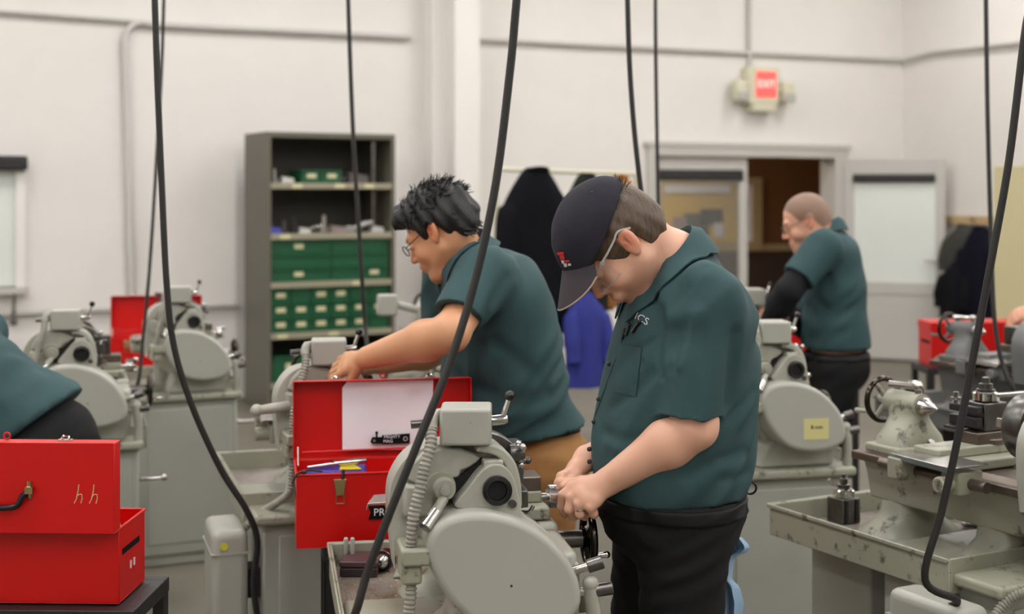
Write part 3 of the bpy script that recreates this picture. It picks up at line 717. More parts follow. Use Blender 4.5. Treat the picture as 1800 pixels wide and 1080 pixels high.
    mb = MB(); mb.box(.0, .15, CY - .04, CY + .04, 1.015, 1.045); mb.rev([(.05, 0), (.05, .015)], (.07, CY, 1.012), (0, 0, 1), 24); B(mb, 'compound_rest', M_STEELW, cr, bevel=.003)
    mb = MB(); mb.box(.03, .11, CY - .035, CY + .035, 1.046, 1.118); tp = B(mb, 'tool_post', M_STEELD, cr, bevel=.003)
    # cross-feed screw, dial and ball handle
    mb = MB(); mb.tube([(.13, CY - .03, 1.0), (.20, CY - .03, 1.0)], .008, 12); cf = B(mb, 'cross_feed_screw', M_STEEL)
    mb = MB(); mb.rev([(.024, 0), (.026, .002), (.026, .024), (.024, .026), (.012, .027)], (.166, CY - .03, 1.0), (1, 0, 0), 32); B(mb, 'dial', M_STEEL, cf)
    mb = MB(); mb.tube([(.200, CY - .03, .985), (.200, CY - .03, 1.018)], [.005, .004], 8); mb.ball((.203, CY - .03, 1.022), .0105, 14); mb.ball((.200, CY - .03, .982), .008, 12); B(mb, 'ball_crank', M_STEEL, cf)
    # carriage handwheel
    wy, wz, wx = CY - .04, .907, .255
    mb = MB(); mb.tube([(.17, wy, wz), (.25, wy, wz)], .019, 20); hw_ = B(mb, 'handwheel_shaft', M_STEELD)
    mb = MB(); mb.torus((wx, wy, wz), (1, 0, 0), .056, .0085, 36, 12); B(mb, 'handwheel_rim', mat('black_chrome', (70, 64, 58), .16, metal=1.0), hw_)
    mb = MB(); mb.rev([(.02, -.01), (.02, .006), (.012, .012)], (wx - .006, wy, wz), (1, 0, 0), 20)
    for a in range(3):
        an = 2 * PI * a / 3 + .3; mb.tube([(wx - .004, wy, wz), (wx, wy + .054 * math.cos(an), wz + .054 * math.sin(an))], [.011, .007], 8)
    B(mb, 'handwheel_spokes', MATS['black_chrome'], hw_)
    mb = MB(); mb.tube([(wx + .006, wy - .015, wz - .035), (wx + .022, wy - .016, wz - .034), (wx + .036, wy - .016, wz - .033)], [.004, .006, .0075], 12); mb.ball((wx + .037, wy - .016, wz - .033), .008); B(mb, 'handwheel_grip', M_CHROME, hw_)
    # taper attachment at the rear: thin steel cover on brackets
    mb = MB(); mb.add([(-.225, .15, 1.0), (-.12, .13, 1.005), (-.115, .36, 1.003), (-.205, .38, .998), (-.225, .15, .996), (-.12, .13, 1.001), (-.115, .36, .999), (-.205, .38, .994)], [(0, 1, 2, 3), (7, 6, 5, 4), (0, 4, 5, 1), (1, 5, 6, 2), (2, 6, 7, 3), (3, 7, 4, 0)])
    mb.add([(-.225, .15, 1.0), (-.205, .38, .998), (-.209, .38, .986), (-.229, .15, .986), (-.222, .15, 1.0), (-.202, .38, .998), (-.206, .38, .986), (-.226, .15, .986)], [(0, 1, 2, 3), (7, 6, 5, 4), (0, 4, 5, 1), (1, 5, 6, 2), (2, 6, 7, 3), (3, 7, 4, 0)])
    tc_ = B(mb, 'slide_cover', M_STEEL, bevel=.001)
    B(MB().box(-.215, -.13, .33, .38, .935, .990), 'taper_bracket', M_PAINTW, bevel=.004)
    mb = MB(); mb.box(-.20, -.12, .15, .21, .93, .985); mb.tube([(-.24, .18, .955), (-.18, .18, .955)], .02, 14); B(mb, 'taper_bracket', M_PAINTW, bevel=.004)
    mb = MB(); mb.tube([(-.16, .10, .955), (-.16, .46, .955)], .014, 12); B(mb, 'taper_bar', M_STEELW)
    # tailstock
    mb = MB(); mb.box(-.10, .10, .455, .59, .962, .985); B(mb, 'tailstock_base', M_PAINTW, bevel=.006)
    v = []; prof = [(.985, .092, .062, .523), (1.005, .085, .060, .523), (1.03, .062, .052, .523), (1.055, .040, .052, .525), (1.075, .036, .056, .528), (1.10, .033, .058, .528), (1.115, .022, .056, .528)]
    for z, hx, hy, c in prof:
        for a in range(20):
            an = 2 * PI * a / 20; e = .6
            v.append((math.copysign(abs(math.cos(an)) ** e, math.cos(an)) * hx, c + math.copysign(abs(math.sin(an)) ** e, math.sin(an)) * hy, z))
    f = [(i * 20 + k, i * 20 + (k + 1) % 20, (i + 1) * 20 + (k + 1) % 20, (i + 1) * 20 + k) for i in range(6) for k in range(20)] + [tuple(range(19, -1, -1)), tuple(range(120, 140))]
    ts = B(MB().add(v, f), 'tailstock', M_PAINTW)
    mb = MB(); mb.rev([(.034, 0), (.034, .115), (.030, .12)], (0, .475, SPZ), (0, 1, 0), 24); B(mb, 'tailstock_barrel', M_PAINTW, ts)
    mb = MB(); mb.rev([(.001, 0), (.012, .018), (.020, .034), (.024, .038), (.026, .055), (.019, .058), (.019, .09)], (0, .42, SPZ), (0, 1, 0), 24); B(mb, 'quill', M_STEEL, ts)
    mb = MB(); mb.torus((0, .625, SPZ), (0, 1, 0), .058, .008, 32, 10); tw = B(mb, 'tailstock_wheel', MATS['black_chrome'], ts)
    mb = MB(); mb.tube([(0, .585, SPZ), (0, .632, SPZ)], .016, 14)
    for a in range(3):
        an = 2 * PI * a / 3; mb.tube([(0, .61, SPZ), (.056 * math.cos(an), .625, SPZ + .056 * math.sin(an))], .007, 8)
    mb.tube([(-.05, .63, SPZ - .03), (-.055, .665, SPZ - .032)], .006, 8); mb.ball((-.055, .668, SPZ - .032), .008)
    B(mb, 'wheel_spokes', M_PAINTW, ts)
    mb = MB(); mb.tube([(0, .49, SPZ + .03), (0, .49, SPZ + .05)], .010, 10); mb.ball((0, .49, SPZ + .052), .014); mb.tube([(0, .49, SPZ + .052), (-.02, .575, SPZ + .050)], [.006, .011], 10); B(mb, 'quill_lock', M_STEEL, ts)
    mb = MB(); mb.tube([(.0, .45, .985), (.0, .44, 1.0)], .01, 8); B(mb, 'clamp_nut', M_STEELD, ts)
    # rear enclosure, clutch lever
    mb = MB(); mb.box(-.385, -.285, -.03, .20, .46, .725); en = B(mb, 'motor_enclosure', M_COVER, bevel=.022, segs=4)
    mb = MB(); mb.box(-.388, -.282, -.032, .202, .66, .664); B(mb, 'lid_seam', M_PAINT, en)
    mb = MB(); mb.rev([(.011, 0), (.011, .001)], (-.352, -.031, .685), (0, -1, 0), 16); B(mb, 'sticker', mat('yellow_sticker', (206, 204, 60), .6), en)
    mb = MB(); mb.box(-.31, -.24, .03, .12, .52, .60); B(mb, 'enclosure_bracket', M_IRON, en)
    mb = MB(); mb.tube([(.20, .02, .62), (.24, .0, .62), (.285, .0, .622)], [.012, .007, .007], 10); mb.ball((.288, .0, .622), .013); B(mb, 'clutch_lever', M_STEEL)
    return t

L0 = make_lathe()
# (bore pixel column, distance, yaw in degrees, label)
LATHES = [
    (868, 2.72, 10, 'nearest grey-green metal lathe, with the big oval gear cover in front'),
    (612, 3.98, 18, 'grey lathe behind the open red toolbox, reached for by the dark-haired man'),
    (143, 5.0, 18, 'grey lathe with oval cover at the far left, before the bent man'),
    (338, 6.25, 24, 'grey lathe on a pedestal left of the shelving cabinet'),
    (1390, 4.55, 14, 'grey lathe with a yellow card on its oval cover'),
    (1345, 6.10, 14, 'grey lathe head rising behind the one with the yellow card'),
    (None, (1.323, 3.316), 28, 'worn grey lathe at the right, seen from its tailstock side'),
    (None, (2.15, 5.37), 28, 'dark grey lathe at the right, in front of the red toolbox'),
    (893, 5.20, 16, 'grey lathe mostly hidden behind the dark-haired man'),
    (806, 6.60, 18, 'farthest grey lathe, peeping out left of the dark-haired man\'s belly'),
]
LOBJ = []
for i, (px, Y, deg, lab) in enumerate(LATHES):
    o = L0 if i == 0 else copy_tree(L0)
    if px is None: x, y = Y
    else: x, y = (px - CXP) * Y / FPX, Y
    o.location = (x, y, 0); o.rotation_euler = (0, 0, math.radians(deg))
    tag(o, lab, 'lathe', 'metal lathes in the machine shop'); LOBJ.append(o)
def lw_(i, p):
    """lathe-local point to world"""
    o = LOBJ[i]; M = Matrix.Translation(o.location) @ Matrix.Rotation(o.rotation_euler.z, 4, 'Z')
    return np.array(M @ Vector(tuple(float(c) for c in p)))
def lpart(i, mb, name, m, **k): return mb.build(name, m, LOBJ[i], **k)
for c in [c for c in L0.children if c.name.startswith('taper_bracket')]: bpy.data.objects.remove(c)
for c in L0.children:
    if c.name.startswith('slide_cover'): c.scale.y = .4; c.location.y = .228
# the dark machine: other paint on its own slots
for ch in LOBJ[7].children_recursive:
    if ch.type == 'MESH' and ch.data.materials and ch.data.materials[0] in (M_PAINT, M_PAINTW, M_COVER, M_CAB, M_FLEX):
        ch.material_slots[0].link = 'OBJECT'; ch.material_slots[0].material = M_PAINTD
# right-hand lathe (seen from behind): quick-change tool post with its handle and holder
CY = .32
mb = MB(); mb.rev([(.028, 0), (.034, .004), (.034, .022), (.022, .028)], (.07, CY, 1.118), (0, 0, 1), 24); lpart(6, mb, 'clamp_head', M_CHROME)
mb = MB(); mb.rev([(.024, 0), (.024, .004), (.018, .005), (.018, .018), (.010, .02), (.010, .034), (.001, .036)], (.07, CY, 1.146), (0, 0, 1), 16); lpart(6, mb, 'clamp_nut', M_STEELD)
mb = MB(); mb.tube([(.07, CY, 1.132), (.10, CY - .05, 1.140), (.125, CY - .10, 1.150)], .007, 10); lpart(6, mb, 'clamp_handle', M_STEEL)
mb = MB(); mb.box(.005, .028, CY - .03, CY + .065, 1.056, 1.082); mb.box(.005, .028, CY - .03, CY + .065, 1.092, 1.110); mb.box(-.02, .028, CY + .02, CY + .06, 1.048, 1.056); lpart(6, mb, 'tool_holder', M_IRON, bevel=.002)
mb = MB(); mb.tube([(.015, CY + .05, 1.11), (.015, CY + .05, 1.14)], .007, 8); mb.rev([(.014, 0), (.014, .006)], (.015, CY + .05, 1.12), (0, 0, 1), 12); lpart(6, mb, 'height_screw', M_STEEL)
# yellow card on one cover
mb = MB(); mb.box(.005, .092, -.0865, -.0855, .868, .936); yc = lpart(4, mb, 'yellow_card', mat('yellow_card', (204, 196, 136), .7))
mb = MB(); letters(mb, '8 mm', .018, (.05, -.0868, .908), (1, 0, 0), (0, 0, 1)); mb.build('card_print', M_COAT5, yc)
# second lathe: broad grey arm lamp on the farthest lathe
mb = MB(); mb.tube([(-.10, .1, 1.05), (-.16, .05, 1.10), (-.30, .0, 1.14)], .018, 12); la = lpart(9, mb, 'guard_arm', M_COVER)
mb = MB(); mb.box(-.39, -.30, -.03, .03, 1.09, 1.19); mb.build('guard_plate', M_COVER, la, bevel=.01)
# levers of lathe 2 that stick out at the left
mb = MB(); mb.tube([(-.17, .0, 1.06), (-.26, -.02, 1.055)], [.016, .013], 12); mb.ball((-.262, -.02, 1.055), .018); lpart(1, mb, 'reverse_lever', M_PAINT)

# the right-hand lathe has a shorter bed gap: its headstock group sits further out
for ch in LOBJ[6].children:
    n = ch.name.split('.')[0]
    if n in ('headstock', 'belt_guard_rim', 'headstock_lid', 'shadow_fill', 'side_casting', 'spindle_bracket', 'bracket_cap', 'bore_ring', 'screw', 'gear_cover', 'cover_seat', 'paint_chip', 'switch_box', 'box_neck', 'side_pin', 'speed_lever', 'flex_conduit', 'conduit_clamp', 'tumbler_knob', 'control_hub', 'feed_lever', 'latch_lever', 'latch_block', 'headstock_foot', 'gearbox_pillar'):
        ch.location.y -= .13
    elif n == 'chuck': ch.location.y -= .05
# ------------------------------------------------------------------ red toolboxes and their stands
def toolbox(p, rot, label, wd=.47, dp=.20, ht=.185, lid_deg=92, group='red steel toolboxes'):
    """hinge at +y, latches at -y; lid turned open about the hinge"""
    t = thing('toolbox', p, label, 'toolbox', rot, group)
    tk = .0025; x = wd / 2; y = dp / 2
    mb = MB(); mb.box(-x, x, -y, y, 0, tk); mb.box(-x, x, -y, -y + tk, tk, ht); mb.box(-x, x, y - tk, y, tk, ht); mb.box(-x, -x + tk, -y + tk, y - tk, tk, ht); mb.box(x - tk, x, -y + tk, y - tk, tk, ht)
    body = mb.build('body', M_RED, t, .0015)
    mb = MB(); r = .005
    for a, b in (((-x, -y), (x, -y)), ((x, -y), (x, y)), ((-x, y), (-x, -y))): mb.tube([(a[0], a[1], ht), (b[0], b[1], ht)], .0032, 8)
    mb.build('rolled_rim', M_RED, body)
    for sx in (-1, 1):
        MB().box(sx * x - .001, sx * x + .001, -y * .55, y * .75, ht * .62, ht * .70).build('side_slot', M_COAT, body)
    # tray inside
    MB().box(-x + .01, x - .01, -y + .01, y - .012, ht * .72, ht * .74).build('tray', M_RED, t)
    # lid
    R = Matrix.Translation((0, y + .002, ht)) @ Matrix.Rotation(math.radians(-lid_deg), 4, 'X')
    ld = .042; g = .004
    mb = MB(); Y0 = -(dp + .006)
    mb.box(-x - g, x + g, Y0, 0, ld - tk, ld, R); mb.box(-x - g, x + g, Y0, Y0 + tk, 0, ld - tk, R); mb.box(-x - g, x + g, -tk, 0, -.004, ld - tk, R)
    mb.box(-x - g, -x - g + tk, Y0 + tk, -tk, 0, ld - tk, R); mb.box(x + g - tk, x + g, Y0 + tk, -tk, 0, ld - tk, R)
    lid = mb.build('lid', M_RED, t, .003)
    q = lambda a, b, c: R @ Vector((a, b, c))
    mb = MB(); mb.tube([q(-x + .02, -.018, .014), q(x - .16, -.022, .012)], .003, 6); mb.build('lid_rail', M_RED, lid)
    # handle on the lid top
    mb = MB(); hs = spline([q(-.055, -dp / 2 + .004, ld + .006), q(-.045, -dp / 2 + .014, ld + .010), q(-.03, -dp / 2 + .034, ld + .014), q(.03, -dp / 2 + .034, ld + .014), q(.045, -dp / 2 + .014, ld + .010), q(.055, -dp / 2 + .004, ld + .006)], 5)
    mb.tube(hs, .0065, 10); hd = mb.build('handle', M_BLACK, lid)
    for sx in (-1, 1):
        mb = MB(); mb.rev([(.009, 0), (.009, .010), (.005, .014)], q(sx * .058, -dp / 2, ld - .001), R.to_3x3() @ Vector((0, 0, 1)), 12); mb.bar(q(sx * .052, -dp / 2, ld + .009), q(sx * .068, -dp / 2, ld + .008), .014, .010, R.to_3x3() @ Vector((0, 0, 1)))
        mb.tube([q(sx * .058, -dp / 2 - .018, ld + .001), q(sx * .058, -dp / 2 + .018, ld + .001)], .006, 8); mb.build('handle_mount', M_BRASS, hd)
    # latch hooks on lid edge, hasp staple
    for sx in (-1, 1):
        mb = MB(); c = sx * wd * .27
        mb.bar(q(c - .015, Y0 - .002, .02), q(c + .015, Y0 - .002, .02), .012, .004); mb.tube([q(c - .010, Y0, .02), q(c - .006, Y0 - .010, .018), q(c + .006, Y0 - .010, .018), q(c + .010, Y0, .02)], .003, 6); mb.build('catch_plate', M_CHROME, lid)
    mb = MB(); mb.torus(q(.0, Y0 - .010, .02), (0, 1, 0) if lid_deg < 140 else (0, 0, 1), .007, .002, 14, 6); mb.build('hasp_staple', M_RED, lid)
    # draw latches on the front
    for sx in (-1, 1):
        c = sx * wd * .27
        mb = MB(); mb.add([(c - .016, -y - .002, ht - .012), (c + .016, -y - .002, ht - .012), (c + .011, -y - .002, ht - .052), (c - .011, -y - .002, ht - .052), (c - .016, -y - .009, ht - .012), (c + .016, -y - .009, ht - .012), (c + .009, -y - .012, ht - .052), (c - .009, -y - .012, ht - .052)],
                          [(0, 1, 2, 3), (7, 6, 5, 4), (0, 4, 5, 1), (1, 5, 6, 2), (2, 6, 7, 3), (3, 7, 4, 0)])
        la = mb.build('draw_latch', M_BRASS, t, .001)
        mb = MB(); mb.tube([(c - .010, -y - .010, ht - .045), (c - .010, -y - .012, ht - .072), (c + .010, -y - .012, ht - .072), (c + .010, -y - .010, ht - .045)], .0016, 6); mb.build('latch_bail', M_BRASS, la)
    for sx in (-1, 1):      # lid stays
        mb = MB(); mb.bar((sx * (x - .008), y - .035, ht - .01), (sx * (x - .008), y - .008, ht + .035), .003, .010, (0, 1, 0)); mb.build('lid_stay', M_BEIGE, t)
    return t, q
def stand(p, rot, wd, dp, top, label):
    t = thing('toolbox_stand', (p[0], p[1], 0), label, 'stand', rot, 'black angle-iron stands'); x, y = wd / 2, dp / 2
    for a, b, c, d in ((-x, x, -y, -y + .03), (-x, x, y - .03, y), (-x, -x + .03, -y + .03, y - .03), (x - .03, x, -y + .03, y - .03)):
        MB().box(a, b, c, d, top - .035, top - .002).build('top_rail', M_IRON, t, .002)
    MB().box(-x + .03, x - .03, -y + .03, y - .03, top - .012, top - .003).build('deck', M_IRON, t)
    for sx in (-1, 1):
        for sy in (-1, 1):
            mb = MB(); cx_, cy_ = sx * (x - .002), sy * (y - .002)
            mb.box(min(cx_, cx_ - sx * .035), max(cx_, cx_ - sx * .035), min(cy_, cy_ - sy * .005), max(cy_, cy_ - sy * .005), 0, top - .03); mb.box(min(cx_, cx_ - sx * .005), max(cx_, cx_ - sx * .005), min(cy_, cy_ - sy * .035), max(cy_, cy_ - sy * .035), 0, top - .03)
            mb.build('leg', M_IRON, t)
    MB().box(-x + .01, x - .01, -y + .01, y - .01, .22, .235).build('lower_shelf', M_IRON, t)
    return t
TZ = .775
# front-left toolbox, seen from behind
ax = (212 - CXP) * 3.0 / FPX - .235
pA = (ax, 3.10, TZ)
tA, qA = toolbox(pA, PI + math.radians(-2), 'red toolbox at the lower left corner, lid raised and its back to the camera', lid_deg=90, ht=.162, dp=.187)
stand((ax + .01, 3.10), math.radians(-2), .54, .27, TZ, 'black angle-iron stand under the lower left toolbox')
lidA = [c for c in tA.children if c.name.startswith('lid') and 'stay' not in c.name][0]
def scribble(strokes, o, ux, uz, r, name, par, m=M_TAN):
    mb = MB()
    for st in strokes: mb.tube([o + ux * a + uz * b for a, b in st], r, 6)
    return mb.build(name, m, par)
Rz = Matrix.Rotation(-(PI + math.radians(-2)), 3, 'Z')
def toA(px, py, Y): return np.array(Rz @ Vector(tuple(P(px, py, Y) - np.array(pA))))
yl = 3.10 - .10 - .002 - .042
dirs = np.array(Rz @ Vector((1, 0, 0))), np.array((0, 0, 1.0))
u_ = .001
for k, ox in enumerate((135, 162)):
    o = toA(ox, 880, yl + .002); o[1] = .0935 + .002 + .042 + .0003
    scribble([[(.005, .034), (.003, .018), (.0, .004), (-.005, -.006)], [(.0, .008), (.006, .013), (.011, .013), (.012, .004), (.009, -.006)]], o, dirs[0], dirs[1], .0013, 'chalk_four', lidA)
o = toA(233, 1000, 3.08)
for k, yy in enumerate((3.07, 3.095)):
    oo = np.array((-.2355, .085 - (yy - 3.0) + .0, .065))
    scribble([[(0, .010), (-.001, -.008), (-.006, -.009), (-.008, .008)]], oo, np.array((0, 1.0, 0)), np.array((0, 0, 1.0)), .001, 'chalk_one', tA, M_WHITE)

# second toolbox, between the near lathe and the dark-haired man
bx0 = P(513, 340, 3.52)[0]; rB = math.radians(10)
pB = np.array((bx0 + .235 * math.cos(rB) , 3.62, TZ - .005))
tB, qB = toolbox(tuple(pB), rB, 'open red toolbox behind the nearest lathe, paper held in its lid', lid_deg=94)
stand((pB[0] + .03, pB[1] + .01), rB, .40, .20, TZ - .005, 'black stand under the open toolbox with the paper')
MBt = Matrix.Translation(Vector(tuple(pB))) @ Matrix.Rotation(rB, 4, 'Z')
def wB(x, y, z): return np.array(MBt @ Vector((x, y, z)))
def lidB(a, b, c): return np.array(MBt @ qB(a, b, c))     # a across, b from hinge (negative) upward, c depth
# paper in the lid
mb = MB(); rows = []
for i in range(13):
    b_ = -.016 - .185 * i / 12; rows.append([lidB(-.108 + .245 * j / 10 + (.012 if (i == 12 and j == 0) else 0), b_, .030 - .010 * max(0, (i - 8) / 4) ** 2 * (1 if i > 8 else 0)) for j in range(11)])
mb.sheet(rows, .0008); tag(mb.build('paper_sheet', M_PAPER), 'white sheet of paper tucked into the lid of the open red toolbox', 'paper')
mt = thing('magnetic_tag', tuple(lidB(.012, -.046, .026)), 'small black magnetic tag with white lettering on the paper', 'magnet', 0)
inv = np.linalg.inv(np.array(Matrix.Translation(mt.location)))
def ml(a, b, c): return lidB(.012 + a * 1.2, -.044 + b * 1.2, .026 + c) - np.array(mt.location)
mb = MB(); mb.add([ml(a, b, c) for c in (0, -.007) for a, b in ((-.012, -.010), (.050, -.012), (.050, .010), (-.012, .010))], [(0, 1, 2, 3), (7, 6, 5, 4), (0, 4, 5, 1), (1, 5, 6, 2), (2, 6, 7, 3), (3, 7, 4, 0)])
mb.build('plate', M_COAT, mt)
mb = MB(); mb.add([ml(a, b, c) for c in (0, -.009) for a, b in ((-.038, .004), (-.034, -.006), (-.012, -.006), (-.012, .008), (-.034, .008))], [(0, 1, 2, 3, 4), (9, 8, 7, 6, 5)] + [(i, (i + 1) % 5, 5 + (i + 1) % 5, 5 + i) for i in range(5)]); mb.build('lug', M_COAT, mt)
mb = MB(); mb.tube([ml(-.024, -.006, -.004), ml(-.024, -.014, -.004)], .0025, 8); mb.ball(ml(-.024, -.016, -.004), .004); mb.build('thumb_screw', M_COAT, mt)
ax_ = nrm(ml(0, 0, -1) - ml(0, 0, 0))
mb = MB(); mb.torus(ml(.040, -.001, -.0075), ax_, .0052, .0012, 16, 6); mb.build('ring_mark', M_GALV, mt)
mb = MB(); mb.rev([(.004, 0), (.004, .001)], ml(-.030, .001, -.009), ax_, 12); mb.build('rivet', M_STEEL, mt)
ux = nrm(ml(1, 0, 0) - ml(0, 0, 0)); uy = nrm(ml(0, -1, 0) - ml(0, 0, 0))
mb = MB(); letters(mb, 'MIGHTY', .0118, ml(.010, -.0062, -.0076), ux, uy, .0004); letters(mb, 'MAG', .0118, ml(.001, .0036, -.0076), ux, uy, .0004); mb.build('lettering', M_WHITE, mt)
# badge on the front
badge = MB(); fy = -.10 - .0025
badge.prism([(-.056, .068), (.042, .068), (.042, .102), (-.056, .102), (-.050, .085)], fy - .001, fy + .0018); bd = badge.build('badge', M_COAT, tB)
mb = MB(); letters(mb, 'PROT', .026, (-.010, fy - .0012, .085), (1, 0, 0), (0, 0, 1), .0004); mb.build('lettering', M_WHITE, bd)
mb = MB(); letters(mb, 'O', .026, (.033, fy - .0012, .085), (1, 0, 0), (0, 0, 1), .0004); mb.build('red_letter', M_RED, bd)
# contents
cz = .185 * .74 + .001
mb = MB(); mb.add([wB(x, y, z) for z in (cz, cz + .045) for x, y in ((-.21, -.04), (-.06, -.05), (-.05, .03), (-.20, .04))], [(0, 1, 2, 3), (7, 6, 5, 4), (0, 4, 5, 1), (1, 5, 6, 2), (2, 6, 7, 3), (3, 7, 4, 0)])
tag(mb.build('tool_case', M_BLUEP, bevel=.006), 'blue plastic case lying in the open red toolbox', 'case')
mb = MB(); mb.tube([wB(-.205, -.02, cz + .050), wB(-.13, -.02, cz + .058), wB(-.08, -.02, cz + .062), wB(-.055, -.02, cz + .064)], [.005, .007, .008, .006], 12); mb.tube([wB(-.14, -.02, cz + .050), wB(-.14, -.02, cz + .068)], .006, 8)
tag(mb.build('measuring_tool', M_STEEL), 'slim silver measuring tool on the blue case in the toolbox', 'tool')
mb = MB(); mb.add([wB(x, y, z) for z in (cz + .0455, cz + .049) for x, y in ((-.125, -.045), (-.07, -.046), (-.085, .005), (-.12, .0))], [(0, 1, 2, 3), (7, 6, 5, 4), (0, 4, 5, 1), (1, 5, 6, 2), (2, 6, 7, 3), (3, 7, 4, 0)])
tag(mb.build('yellow_card', M_YEL), 'bright yellow card lying on the blue case in the toolbox', 'card')
mb = MB(); mb.tube([wB(.02, -.03, cz + .03), wB(.08, -.03, cz + .034), wB(.12, -.03, cz + .03)], [.006, .009, .006], 10); tag(mb.build('screwdriver', M_COAT), 'dark handled tool lying at the right in the open toolbox', 'tool')
mb = MB(); mb.tube(spline([wB(-.245, -.105, .165), wB(-.232, -.102, .190), wB(-.20, -.098, .196), wB(-.17, -.09, .191)], 4), .0028, 8); mb.ball(wB(-.215, -.100, .193), .006); tag(mb.build('hex_key', M_IRON), 'bent black hex key on the left rim of the open toolbox', 'hex key')
mb = MB(); mb.tube([wB(-.118, -.104, .196), wB(-.121, -.106, .172)], .004, 8); tag(mb.build('dark_pin', M_IRON), 'short dark pin hooked over the latch of the open toolbox', 'pin')

# toolboxes further back
def far_box(px0, TZ, Y, rot, label, slabel, lid=92, back=False):
    x0 = (px0 - CXP) * Y / FPX; c = np.array((x0 + .235 * math.cos(rot), Y + .235 * math.sin(rot) + .10, TZ))
    toolbox(tuple(c), rot + (PI if back else 0), label, lid_deg=lid); stand((c[0], c[1]), rot, .53, .27, TZ, slabel)
far_box(181, .715, 7.3, math.radians(8), 'open red toolbox behind the far left lathes', 'black stand under the toolbox behind the far left lathes')
far_box(1636, TZ, 7.1, math.radians(2), 'closed red toolbox behind the dark grey lathe at right', 'black stand under the toolbox behind the dark grey lathe', lid=0, back=True)
far_box(1334, TZ, 7.0, math.radians(8), 'closed red toolbox half hidden behind the man with cropped hair', 'black stand under the half-hidden red toolbox', lid=0)

# ------------------------------------------------------------------ things lying in the near lathe's pan
def pan(i, x, y, z=.742): return lw_(i, (x, y, z))
def obox(pts_bottom, h): return MB().add([tuple(p) for p in pts_bottom] + [tuple(p + np.array((0, 0, h))) for p in pts_bottom], [(3, 2, 1, 0), (4, 5, 6, 7), (0, 1, 5, 4), (1, 2, 6, 5), (2, 3, 7, 6), (3, 0, 4, 7)])
def ring4(a, b, c, d): return [np.array(q) for q in (a, b, c, d)]
pz = .742
def G(px, py, z=pz):                  # pixel on the plane z
    Y = (EYE - z) * FPX / (py - HYP); return P(px, py, Y)
c0 = G(598, 1016, pz); 
t = thing('hinged_case', tuple(c0 + np.array((.045, .05, 0))), 'dark reddish-brown flat case in the near chip pan', 'case', math.radians(-2))
MB().box(-.045, .045, -.05, .05, 0.0005, .022).build('base', mat('dark_case', (52, 40, 42), .4), t, .003)
MB().box(-.046, .046, -.051, .051, .0235, .038).build('lid', mat('dark_case_lid', (78, 52, 54), .4), t, .003)
c0 = G(682, 1000, pz) + np.array((0, 0, .0265)); axd = nrm((-.35, -.94, .0))
t = thing('drill_chuck', (c0[0], c0[1], pz), 'keyed steel drill chuck lying in the near chip pan', 'drill chuck')
o_ = np.array((0, 0, .0265))
mb = MB(); mb.rev([(.014, 0), (.0255, .006), (.0255, .028), (.023, .03)], o_, axd, 28); mb.build('sleeve', mat('red_brown_steel', (120, 84, 82), .3, metal=1), t)
mb = MB()
for k in range(28):
    a = 2 * PI * k / 28; e1 = nrm(np.cross(axd, (0, 0, 1))); e2 = np.cross(axd, e1); d = e1 * math.cos(a) + e2 * math.sin(a)
    mb.bar(o_ + axd * .030 + d * .0215, o_ + axd * .036 + d * .0215, .0024, .006, d)
g_ = mb.build('gear_teeth', M_IRON, t); g_['kind'] = 'stuff'
mb = MB(); mb.rev([(.019, .03), (.018, .042), (.011, .056), (.004, .057)], o_, axd, 24); nose = mb.build('nose', M_STEEL, t)
for k in range(3):
    a = 2 * PI * k / 3 + .4; e1 = nrm(np.cross(axd, (0, 0, 1))); e2 = np.cross(axd, e1); d = e1 * math.cos(a) + e2 * math.sin(a)
    mb = MB(); mb.bar(o_ + axd * .050 + d * .004, o_ + axd * .060 + d * .004, .005, .006, d); mb.build('jaw', M_STEELD, nose)
# casting beside it
c0 = G(735, 1012, pz)
mb = MB(); mb.prism([(-.06, .0), (.07, .0), (.07, .022), (.03, .03), (-.02, .020), (-.055, .008)], -.03, .03); mb.v = [tuple(np.array(v) + c0) for v in mb.v]; tag(mb.build('casting', M_PAINTW, bevel=.006), 'low worn casting beside the drill chuck in the near pan', 'casting')
# small bent clip on the far rim
cc = lw_(0, (-.238, .735, .743))
mb = MB(); mb.box(-.013, -.003, -.006, .006, .03, .076); mb.box(.003, .013, -.006, .006, .03, .076); mb.box(-.013, .013, -.006, .006, -.0, .034); mb.v = [tuple(np.array(v) + cc) for v in mb.v]; tag(mb.build('steel_clip', M_GALV, bevel=.003), 'short forked steel clip standing at the far end of the near pan', 'clip')
# swarf: nobody could count it
mb = MB()
for k in range(3800):
    x = rng.uniform(-.27, .05); y = rng.uniform(.30, .74)
    if rng.random() < .3: x = rng.normal(-.12, .06); y = rng.normal(.40, .08)
    if not (-.275 < x < .2 and .12 < y < .75): continue
    p = lw_(0, (x, y, .7425)); s_ = rng.uniform(.0009, .0028); a = rng.uniform(0, 2 * PI); d = np.array((math.cos(a), math.sin(a), 0)) * s_; e = np.array((-d[1], d[0], 0)) * .4 + np.array((0, 0, s_ * .8))
    mb.add([p - d, p + d, p + e], [(0, 1, 2)])
tag(mb.build('swarf', mat('swarf', (206, 186, 150), .3, metal=.8)), 'fine bright metal chips strewn over the near chip pan', 'swarf', kind='stuff')
